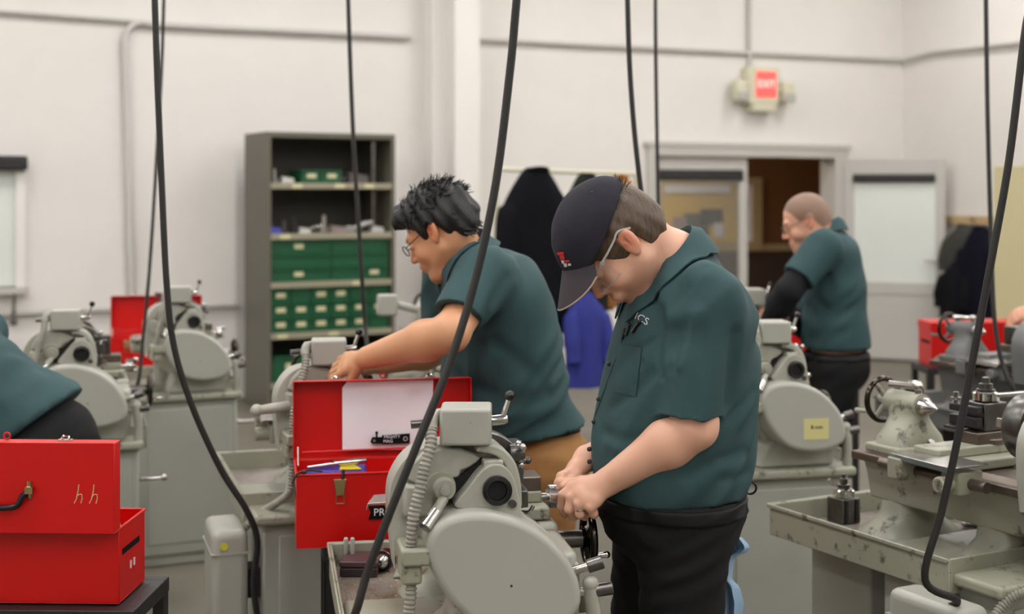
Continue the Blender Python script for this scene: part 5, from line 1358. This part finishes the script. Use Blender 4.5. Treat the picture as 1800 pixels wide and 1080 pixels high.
    lo, hi = Be.bounds(); lo[2] = bz - .03; hi[2] = bz + .03; V, Q = snets(Be, lo, hi, .006 * hq); np_mesh('belt', V, Q, M_BELT, root, org)
    for h0, kn, an in legs:
        Sh = Field(); Sh.u(rc(an - np.array((0, 0, .025)) - Fd * .03, an + Fd * .16 - np.array((0, 0, .04)), .048, .038), .01); Sh.cut(lambda p: (.001 - p[:, 2]).astype(np.float32))
        lo, hi = Sh.bounds(); V, Q = snets(Sh, lo, hi, .010 * hq); np_mesh('shoe', V, Q, M_SHOE, root, org)
    # ---- hair
    if 'hair' in sp: sp['hair'](root, org, C, R, s)
    d = dict(root=root, org=org, S=S, C=C, R=R, s=s, B=B); PEOPLE.append(d); return d
def hair_field(C, R, s, ells, xs, zs, noise=.004, seed=3, xf=.2):
    H = Field(); w = lambda x, y, z: C + R @ (np.array((x, y, z)) * s)
    for c, r in ells: H.u(ell(w(*c), np.array(r) * s, R), .02)
    r_ = np.random.default_rng(seed); K = r_.normal(0, 1, (6, 3)) * 55; ph = r_.uniform(0, 6, 6)
    C32, R32 = C.astype(np.float32), R.astype(np.float32)
    def dsp(p):
        q = ((p - C32) @ R32) / s
        return (noise * sum(np.sin(q @ K[i] * np.array(1.0) + ph[i]) for i in range(6)) / 2.2).astype(np.float32)
    H.disp(dsp)
    def cutf(p):
        q = ((p - C32) @ R32) / s; zb = np.interp(q[:, 0], xs, zs) + .003 * np.sin(q[:, 0] * 420) + .002 * np.sin(q[:, 1] * 300)
        return ((zb - q[:, 2]) * .55).astype(np.float32)
    H.cut(cutf)
    return H
def strands(mb, C, R, s, org, roots, L, r0, rnd, curl=.4):
    for x, y, z, dx, dy, dz in roots:
        p = np.array((x, y, z)); d = nrm((dx, dy, dz)); pts = []; n = 5; g = np.array(rnd.normal(0, curl, 3))
        for k in range(n):
            pts.append(C + R @ (p * s) - org); p = p + d * L / n; d = nrm(d + g / n)
        mb.tube(pts, [r0 * (1 - k / (n - .3)) + .0003 for k in range(n)], 5)

# ---------------- the man in the cap
def main_hair(root, org, C, R, s):
    H = hair_field(C, R, s, [((-.014, 0, .030), (.104, .084, .092)), ((-.032, 0, -.008), (.086, .0765, .080))],
                   [-.13, -.07, -.035, -.026, -.012, .004, .010, .034, .040, .06, .09, .12], [-.03, -.072, -.066, .012, .026, .020, -.030, -.036, .0, .022, .03, .05], .0016)
    lo, hi = H.bounds(); V, Q = snets(H, lo, hi, .0032); np_mesh('hair', V, Q, M_HAIRB, root, org)
    r_ = np.random.default_rng(2); mb = MB(); rt = []
    for k in range(70):
        a = r_.uniform(-.05, .05); rt.append((-.092 + r_.uniform(-.015, .012), a, .086 + r_.uniform(-.012, .006) - abs(a) * .5, -1, r_.normal(0, .4), .35 + r_.normal(0, .3)))
    for k in range(120):
        y = r_.choice((-1, 1)) * r_.uniform(.0, .078); z = r_.uniform(-.06, .07); x = -.012 - math.sqrt(max(0, 1 - (y / .085) ** 2 - ((z - .03) / .10) ** 2)) * .100; rt.append((x, y, z, -.25, r_.normal(0, .2), -1))
    strands(mb, C, R, s, org, rt, .022, .0012, r_); o = mb.build('hair_wisps', M_HAIRB, root); o['kind'] = 'stuff'
def hL():
    q = lambda *a: P(*a)
    return [[q(1006, 856, 2.975), q(989, 871, 2.972), q(987, 891, 2.982), q(993, 905, 2.995)],
            [q(1004, 875, 2.958), q(1000, 896, 2.952), q(1008, 909, 2.970), q(1017, 906, 2.992)],
            [q(1018, 887, 2.943), q(1019, 904, 2.945), q(1028, 908, 2.968), q(1033, 899, 2.985)],
            [q(1038, 891, 2.932), q(1043, 903, 2.940), q(1044, 905, 2.962), q(1040, 896, 2.980)],
            [q(1052, 846, 2.985), q(1022, 847, 3.012), q(1003, 851, 3.012), q(991, 855, 3.004)]]
def hR():
    q = lambda *a: P(*a)
    return [[q(1007, 828, 3.060), q(991, 838, 3.035), q(985, 848, 3.025), q(984, 858, 3.022)],
            [q(1003, 829, 3.080), q(986, 838, 3.065), q(981, 850, 3.055), q(982, 861, 3.05)],
            [q(1003, 832, 3.100), q(988, 842, 3.095), q(984, 854, 3.085), q(986, 863, 3.075)],
            [q(1006, 836, 3.118), q(994, 846, 3.118), q(990, 856, 3.11), q(992, 864, 3.10)],
            [q(1024, 822, 3.075), q(1013, 838, 3.045), q(1002, 846, 3.03), q(992, 849, 3.02)]]
def main_sleeves(shL, shR, elL, elR):
    hem = P(1213, 731, 2.885); n = nrm(P(1205, 760, 2.885) - P(1212, 725, 2.885) + np.array((.006, 0, 0)))
    return [(shL + np.array((0, 0, -.015)), hem, .074, .066, n), (shR, shR + (elR - shR) * .8, .078, .066, elR - shR)]
man = person(dict(label='man in a dark cap, teal work shirt and black trousers turning the nearest lathe', az=14, head=(1086, 426, 3.0), hrot=(5, 55), s=1.0, jaw=1.06,
    neck=(1186, 464, 3.04), torso=[((1180, 880, 3.08), (.163, .178, .15), 0), ((1182, 772, 3.07), (.178, .188, .165), 4), ((1197, 664, 3.06), (.166, .186, .17), 8), ((1208, 566, 3.05), (.143, .186, .135), 18)],
    shL=(1240, 520, 2.915), shw=.33, elL=(1221, 750, 2.885), wrL=(1072, 845, 2.95), elR=(1150, 775, 3.31), wrR=(1032, 806, 3.10), handL=hL, handR=hR, arm=1.02,
    sleeves=main_sleeves, hem=lambda: (P(1180, 866, 3.08), np.array((.05, 0, -1.0))), collar=((1180, 462, 3.04), (10, 46), .084), belt=EYE - (880 - HYP) * 3.08 / FPX, pants=M_PANTS,
    skin=(224, 172, 146), lip=(196, 120, 106), stubble=((112, 72, 50), .85), hair=main_hair, fold=.0062, seed=4, wl=.2,
    creases=[([(1228, 548), (1215, 600), (1196, 645)], .010, -.004), ([(1204, 560), (1190, 610), (1180, 650)], .012, .005), ([(1162, 545), (1158, 600), (1160, 660)], .011, .008), ([(1152, 600), (1112, 622), (1088, 650)], .012, .006),
             ([(1152, 655), (1115, 688), (1078, 716)], .014, .006), ([(1292, 590), (1284, 660), (1280, 710)], .016, .009), ([(1324, 690), (1302, 718), (1282, 736)], .014, .006), ([(1312, 796), (1262, 810), (1210, 838)], .014, .007),
             ([(1318, 830), (1270, 846)], .012, .005), ([(1060, 760), (1100, 776), (1150, 772)], .014, .006), ([(1070, 800), (1110, 822)], .014, .005), ([(1240, 470), (1218, 500), (1176, 545)], .009, .003), ([(1130, 590), (1122, 640)], .012, .003)]))
def cap_for(pd):
    root, org, C, R, s = pd['root'], pd['org'], pd['C'], pd['R'], pd['s']
    w = lambda x, y, z: C + R @ np.array((x, y, z))
    K = Field(); K.u(ell(w(.002, 0, .042), (.117, .093, .102), R), .02); K.u(ell(w(-.01, 0, .055), (.104, .089, .092), R), .02)
    n = nrm(R @ np.array((.22, 0, .975))).astype(np.float32); pt = w(0, 0, .046).astype(np.float32)
    K.disp(folds(.0012, 5, [R[:, 1] + R[:, 0], R[:, 2]], .08)); K.cut(lambda p: -((p - pt) @ n))
    lo, hi = K.bounds(); V, Q = snets(K, lo, hi, .0034); cp_ = np_mesh('cap_crown', V, Q, M_CAP, root, org)
    rows = []
    for j in range(9):
        t = j / 8; row = []
        for i in range(25):
            a = math.radians(-54 + 108 * i / 24); bx, by = .004 + .114 * math.cos(a), .092 * math.sin(a); bz = .062 - .036 * (math.sin(a) / math.sin(math.radians(54))) ** 2
            ln = .080 * max(0.0, math.cos(a * 1.6)) ** .5; dx, dy = math.cos(a * .35), math.sin(a * .35)
            row.append(w(bx + dx * ln * t * .93, by + dy * ln * t, bz - ln * t * .50 - .012 * t * (by / .09) ** 2) - org)
        rows.append(row)
    br = MB().sheet(rows, .0035).build('cap_brim', M_CAPB, root, smooth=70)
    mb = MB(); mb.tube([np.array(q) for q in rows[8]], .0022, 6); mb.build('brim_edge', mat('cap_piping', (168, 150, 128), .8), br)
    mb = MB(); mb.ball(w(-.008, 0, .1455) - org, .0075, 10); mb.build('cap_button', M_CAP, cp_)
    for y in (-1, 1):
        for xx in (.045, -.05):
            p = ray_on(K, w(xx, y * .15, .115), -R[:, 1] * y); mb = MB(); mb.ball(p - org, .0022, 8); mb.build('eyelet', M_BLACK, cp_)
    # embroidered mark on the front, left of centre
    def patch(pix, m, name):
        mb = MB(); v = []
        for px, py in pix:
            p = hitp(K, px + 7, py); v.append(p - org + nrm(np.array((0, 0, EYE)) - p) * .0012)
        mb.add(v, [tuple(range(len(v)))]); return mb.build(name, m, cp_)
    mr, mw = mat('red_thread', (206, 40, 38), .8), mat('white_thread', (214, 210, 210), .8)
    patch([(972, 444), (983, 443), (984, 447), (973, 449)], mr, 'cap_mark'); patch([(976, 449), (984, 448), (986, 456), (978, 457)], mr, 'cap_mark'); patch([(985, 458), (993, 457), (994, 461), (986, 462)], mr, 'cap_mark')
    patch([(979, 458), (984, 458), (985, 463), (981, 464)], mw, 'cap_mark'); patch([(983, 464), (989, 463), (990, 469), (985, 470)], mw, 'cap_mark'); patch([(991, 464), (996, 463), (997, 467), (992, 468)], mw, 'cap_mark')
cap_for(man)
def glasses_for(pd, m_frame, m_lens, thin=False):
    root, org, C, R, s = pd['root'], pd['org'], pd['C'], pd['R'], pd['s']; w = lambda x, y, z: C + R @ (np.array((x, y, z)) * s) - org
    if thin:
        g = None
        for y in (-1, 1):
            ov = [(.1, y * (.034 + .023 * math.cos(a)), .0 + .016 * math.sin(a)) for a in np.linspace(0, 2 * PI, 17)]
            mb = MB(); mb.tube([w(x + .012 - .25 * abs(yy) * .35, yy, z) for x, yy, z in ov], .0016, 6, caps=False); g = mb.build('glasses_rim', m_frame, root)
            mb = MB(); mb.add([w(x + .012 - .25 * abs(yy) * .35, yy, z) for x, yy, z in ov[:-1]], [tuple(range(16))]); mb.build('lens', m_lens, g)
            mb = MB(); mb.tube([w(.095, y * .058, .004), w(.04, y * .079, .008), w(-.008, y * .082, .014), w(-.03, y * .078, -.006)], .0014, 6); mb.build('temple', m_frame, g)
        mb = MB(); mb.tube([w(.108, -.011, .004), w(.113, 0, .008), w(.108, .011, .004)], .0014, 6); mb.build('bridge', m_frame, g)
        return
    rows = []
    for j in range(7):
        z = .010 - .042 * j / 6; rows.append([w(.108 - .050 * (abs(y) / .07) ** 2.4, y, z + (.012 * (1 - min(1, abs(y) / .02)) if j == 6 else 0)) for y in np.linspace(-.072, .072, 25)])
    g = MB().sheet(rows, .0018).build('safety_glasses', m_lens, root, smooth=70)
    mb = MB(); mb.tube([np.array(p) for p in rows[0]], .0022, 6); mb.build('brow_bar', m_frame, g)
    mb = MB(); mb.tube([np.array(p) for p in rows[6]], .0011, 6); mb.build('lower_edge', m_frame, g)
    for y in (-1, 1):
        mb = MB(); mb.tube(spline([w(.066, y * .073, .014), w(.04, y * .0815, .017), (w(.008, y * .086, .022)), w(-.012, y * .086, .026), w(-.034, y * .082, .008)], 4), .0026, 8); mb.build('temple', m_frame, g)
        mb = MB(); mb.rev([(.005, -.002), (.005, .002)], w(.060, y * .077, .014), R[:, 1], 10); mb.build('hinge', M_CHROME, g)
glasses_for(man, M_TEMPLE, M_LENS)
# shirt details, laid on the cloth
S, org, root = man['S'], man['org'], man['root']
def on_shirt(px, py, lift=.0015):
    p = hitp(S, px, py); return p - org + nrm(np.array((0, 0, EYE)) - p) * lift
rows = [[on_shirt(1086 + 42 * i / 8 - 10 * j / 8, 602 + 86 * j / 8 + 10 * i / 8, .002) for i in range(9)] for j in range(9)]
pk = MB().sheet(rows, .0022).build('chest_pocket', M_TEAL, root, smooth=60)
vs, fs = text_geo('ICS', 1.0); vv = []
ca, sa = math.cos(math.radians(30)), math.sin(math.radians(30))
for x, y, z in vs:
    px, py = x * 19, -y * 19; vv.append(on_shirt(1128 + px * ca - py * sa * .8, 561 + px * sa + py * ca, .0022))
MB().add(vv, fs).build('embroidered_letters', MATS['white_thread'], root)
for px, py in ((1071, 640), (1052, 702), (1044, 742), (1036, 790), (1036, 812)):
    mb = MB(); mb.ball(on_shirt(px, py, .001), .0055, 10, (1, 1, 1)); mb.build('button', M_IRON, root)
mb = MB(); mb.tube([on_shirt(1110 - 3 + (1046 - 1110) * t, 560 + 180 * t, .0005) for t in np.linspace(0, 1, 12)], .0014, 6); mb.build('placket_edge', M_TEAL, root)
for k, (a, b) in enumerate((((1124, 566), (1112, 584)), ((1106, 572), (1100, 590)), ((1098, 580), (1093, 596)))):
    mb = MB(); mb.tube([on_shirt(*a, .006) + org, on_shirt(*b, .005) + org], .004, 8); mb.ball(on_shirt(*a, .006) + org, .0045)
    tag(mb.build('pen', M_BLACK), ['thick black pen clipped in the capped man\'s chest pocket', 'thin black pen in the middle of the capped man\'s pocket', 'black pen nearest the buttons in the capped man\'s pocket'][k], 'pen', 'pens in the chest pocket')
mb = MB(); mb.torus(P(1019.5, 896, 2.944) - org, (P(1019, 904, 2.945) - P(1018, 887, 2.943)), .0098, .0022, 20, 8); mb.build('finger_ring', M_CHROME, root)
mb = MB(); mb.torus(P(1318, 858, 3.06) - org, (.2, 1, .1), .014, .0025, 18, 6); mb.build('belt_ring', M_BLACK, root)
rg = np.random.default_rng(8); rows = []
for j in range(24):
    t = j / 23; rows.append([P(np.interp(945 + 150 * t, [945, 958, 968, 980, 1020, 1032, 1060, 1100], [1304, 1316, 1319, 1290, 1284, 1298, 1305, 1302]) * (i / 7) + 1262 * (1 - i / 7) + 2 * math.sin(i * 1.7 + 3 * t), 945 + 150 * t, 3.16 + .018 * math.sin(i * 1.9 + 2 * t)) for i in range(8)])
tag(MB().sheet(rows, .002).build('shop_rag', M_RAG, smooth=70), 'light blue rag hanging from the capped man\'s back pocket', 'rag')

# ---------------- the dark-haired man behind
def man2_hair(root, org, C, R, s):
    H = hair_field(C, R, s, [((-.016, 0, .050), (.112, .092, .092)), ((-.055, 0, .010), (.080, .085, .080)), ((.055, 0, .082), (.055, .07, .042))],
                   [-.15, -.10, -.045, -.032, -.010, .004, .010, .030, .036, .075, .09, .13], [-.05, -.070, -.055, .000, .022, .018, -.018, -.022, .030, .062, .070, .08], .0055)
    lo, hi = H.bounds(); V, Q = snets(H, lo, hi, .0040); np_mesh('hair', V, Q, M_HAIRK, root, org)
    r_ = np.random.default_rng(4); mb = MB(); rt = []
    for k in range(330):
        th = r_.uniform(0, 2 * PI); u = r_.uniform(.05, 1); v = np.array((math.cos(th) * math.sqrt(1 - u * u), math.sin(th) * math.sqrt(1 - u * u), u)); p = np.array((-.016, 0, .050)) + v * np.array((.110, .090, .090))
        if p[0] > .07 and p[2] < .075: continue
        rt.append((*p, v[0] * .6 - .7, v[1] * .5 + r_.normal(0, .35), .15 * v[2] + r_.normal(0, .4)))
    for k in range(90):
        y = r_.uniform(-.08, .08); z = r_.uniform(-.06, .06); rt.append((-.105 + abs(y) * .3, y, z, -.7, r_.normal(0, .3), -.7))
    strands(mb, C, R, s, org, rt, .040, .0024, r_, .6); o = mb.build('hair_wisps', M_HAIRK, root); o['kind'] = 'stuff'
def m2_sl(shL, shR, elL, elR):
    hem = P(805, 553, 3.665); n = nrm(P(786, 598, 3.62) - P(818, 530, 3.70))
    return [(shL, hem, .085, .064, n), (shR, shR + (elR - shR) * .8, .08, .068, elR - shR)]
man2 = person(dict(label='dark-haired man with glasses, teal shirt and tan trousers reaching over the second lathe', az=18, head=(772, 407, 3.92), hrot=(-18, 33), s=.95, jaw=1.0, hq=1.3,
    neck=(822, 462, 3.94), torso=[((940, 812, 4.02), (.158, .178, .15), 4), ((888, 696, 3.99), (.186, .192, .17), 12), ((882, 608, 3.97), (.170, .190, .16), 20), ((872, 528, 3.95), (.150, .188, .15), 38)],
    shL=(852, 486, 3.79), shw=.36, elL=(792, 586, 3.63), wrL=(646, 629, 3.80), elR=(775, 610, 4.22), wrR=(672, 640, 4.10), handL=(.35, (0, -.8, .6)), handR=(.4, (0, .3, 1)), arm=1.08,
    sleeves=m2_sl, hem=lambda: (P(935, 760, 4.0), np.array((.16, 0, -1.0))), collar=((815, 452, 3.94), (18, 36), .080), belt=EYE - (748 - HYP) * 4.0 / FPX, pants=M_TANP, leg=1.05,
    skin=(206, 150, 112), lip=(176, 106, 90), stubble=((120, 84, 62), .35), brow=(20, 15, 13), slk=.04, hair=man2_hair, fold=.006, seed=7, wl=.18, creases=[([(905, 500), (882, 556), (850, 590)], .016, -.006), ([(890, 490), (862, 540), (842, 575)], .016, .008), ([(870, 605), (925, 645)], .022, .008), ([(960, 690), (905, 730)], .02, .007), ([(800, 660), (860, 690)], .022, .006)]))
glasses_for(man2, M_IRON, M_LENS, thin=True)

# ---------------- the man with cropped hair by the door
def m3_sl(shL, shR, elL, elR): return [(shL, shL + (elL - shL) * .72, .080, .074, elL - shL), (shR, shR + (elR - shR) * .8, .078, .072, elR - shR)]
man3 = person(dict(label='man with cropped hair, teal shirt over black sleeves, near the open door', az=-14, head=(1417, 388, 6.08), hrot=(-8, 24), s=1.0, hq=1.9, beard=True,
    neck=(1452, 412, 6.12), torso=[((1470, 640, 6.12), (.148, .172, .15), 0), ((1468, 570, 6.12), (.146, .176, .15), 3), ((1466, 505, 6.11), (.142, .180, .14), 6), ((1462, 452, 6.10), (.125, .182, .11), 18)],
    shL=(1447, 435, 5.93), shw=.36, elL=(1386, 512, 5.86), wrL=(1352, 566, 5.97), elR=(1420, 578, 6.32), wrR=(1384, 560, 6.17), handL=(.5, (0, -.8, .6)), handR=(.6, (0, -.7, .7)), arm=.95,
    sleeves=m3_sl, hem=lambda: (P(1470, 612, 6.12), np.array((0, 0, -1.0))), collar=((1450, 406, 6.11), (-14, 30), .078), belt=EYE - (625 - HYP) * 6.12 / FPX, pants=M_PANTS,
    skin=(218, 164, 138), lip=(180, 112, 98), stubble=((110, 74, 54), .8), buzz=((112, 90, 74), .85), fold=.004, seed=11, wl=.2))
glasses_for(man3, M_IRON, M_LENS, thin=True)
U_ = Field(); a_, e_, w_ = P(1447, 435, 5.93), P(1386, 512, 5.86), P(1352, 566, 5.97); U_.u(rc(a_, e_, .060, .056), .02); U_.u(rc(e_, e_ * .6 + w_ * .4, .056, .058), .02); U_.u(rc(e_ * .6 + w_ * .4, w_, .058, .041), .02)
b_, c_ = P(1420, 578, 6.32), P(1384, 560, 6.17); U_.u(rc(b_, c_, .060, .043), .01); U_.u(rc(man3['root'].location + Vector((0, 0, 1.4)), b_, .06, .054), .02)
lo, hi = U_.bounds(); V, Q = snets(U_, lo, hi, .010); np_mesh('undershirt', V, Q, M_UNDER, man3['root'], man3['org'])

# ---------------- the bent man at the left edge
man4 = person(dict(label='bent-over man in teal shirt and black trousers cut off by the left edge', az=2, head=(-225, 560, 4.02), hrot=(2, 40), s=1.0, hq=1.9,
    neck=(-168, 575, 4.03), torso=[((78, 790, 4.05), (.158, .178, .165), 14), ((24, 738, 4.05), (.160, .182, .16), 42), ((-42, 676, 4.04), (.152, .185, .15), 50), ((-105, 628, 4.04), (.14, .185, .14), 56)],
    shL=(-112, 610, 3.88), shw=.36, elL=(-150, 760, 3.84), wrL=(-240, 820, 3.93), elR=(-150, 760, 4.3), wrR=(-240, 820, 4.15), handL=(.5, (0, -.8, .6)), handR=(.5, (0, .5, .8)),
    sleeves=m3_sl, hem=lambda: (P(68, 744, 4.05), nrm((.62, 0, -.78))), collar=((-160, 575, 4.03), (2, 62), .080), belt=EYE - (694 - HYP) * 4.05 / FPX, pants=M_PANTS,
    skin=(214, 162, 134), lip=(180, 112, 98), buzz=((60, 44, 34), .95), fold=.0042, seed=13, wl=.16))
# ---------------- the person off the right edge, of whom a hand shows
man5 = person(dict(label='person beyond the right edge of whom only one hand shows', az=0, head=(1935, 370, 6.5), hrot=(0, 10), s=1.0, hq=2.0,
    neck=(1965, 410, 6.52), torso=[((1985, 640, 6.55), (.145, .172, .15), 0), ((1984, 570, 6.54), (.142, .176, .15), 2), ((1982, 505, 6.53), (.138, .180, .14), 4), ((1980, 450, 6.52), (.122, .182, .11), 10)],
    shL=(1978, 440, 6.35), shw=.36, elL=(1912, 500, 6.36), wrL=(1820, 541, 6.45), elR=(1920, 545, 6.75), wrR=(1860, 600, 6.62), handL=(.75, (-.2, -.6, .75)), handR=(.5, (0, .5, .8)),
    sleeves=m3_sl, hem=lambda: (P(1985, 625, 6.55), np.array((0, 0, -1.0))), collar=((1968, 412, 6.52), (0, 20), .078), belt=EYE - (632 - HYP) * 6.55 / FPX, pants=M_PANTS,
    skin=(214, 156, 130), lip=(180, 112, 98), buzz=((60, 44, 34), .95), fold=.004, seed=17, wl=.2))
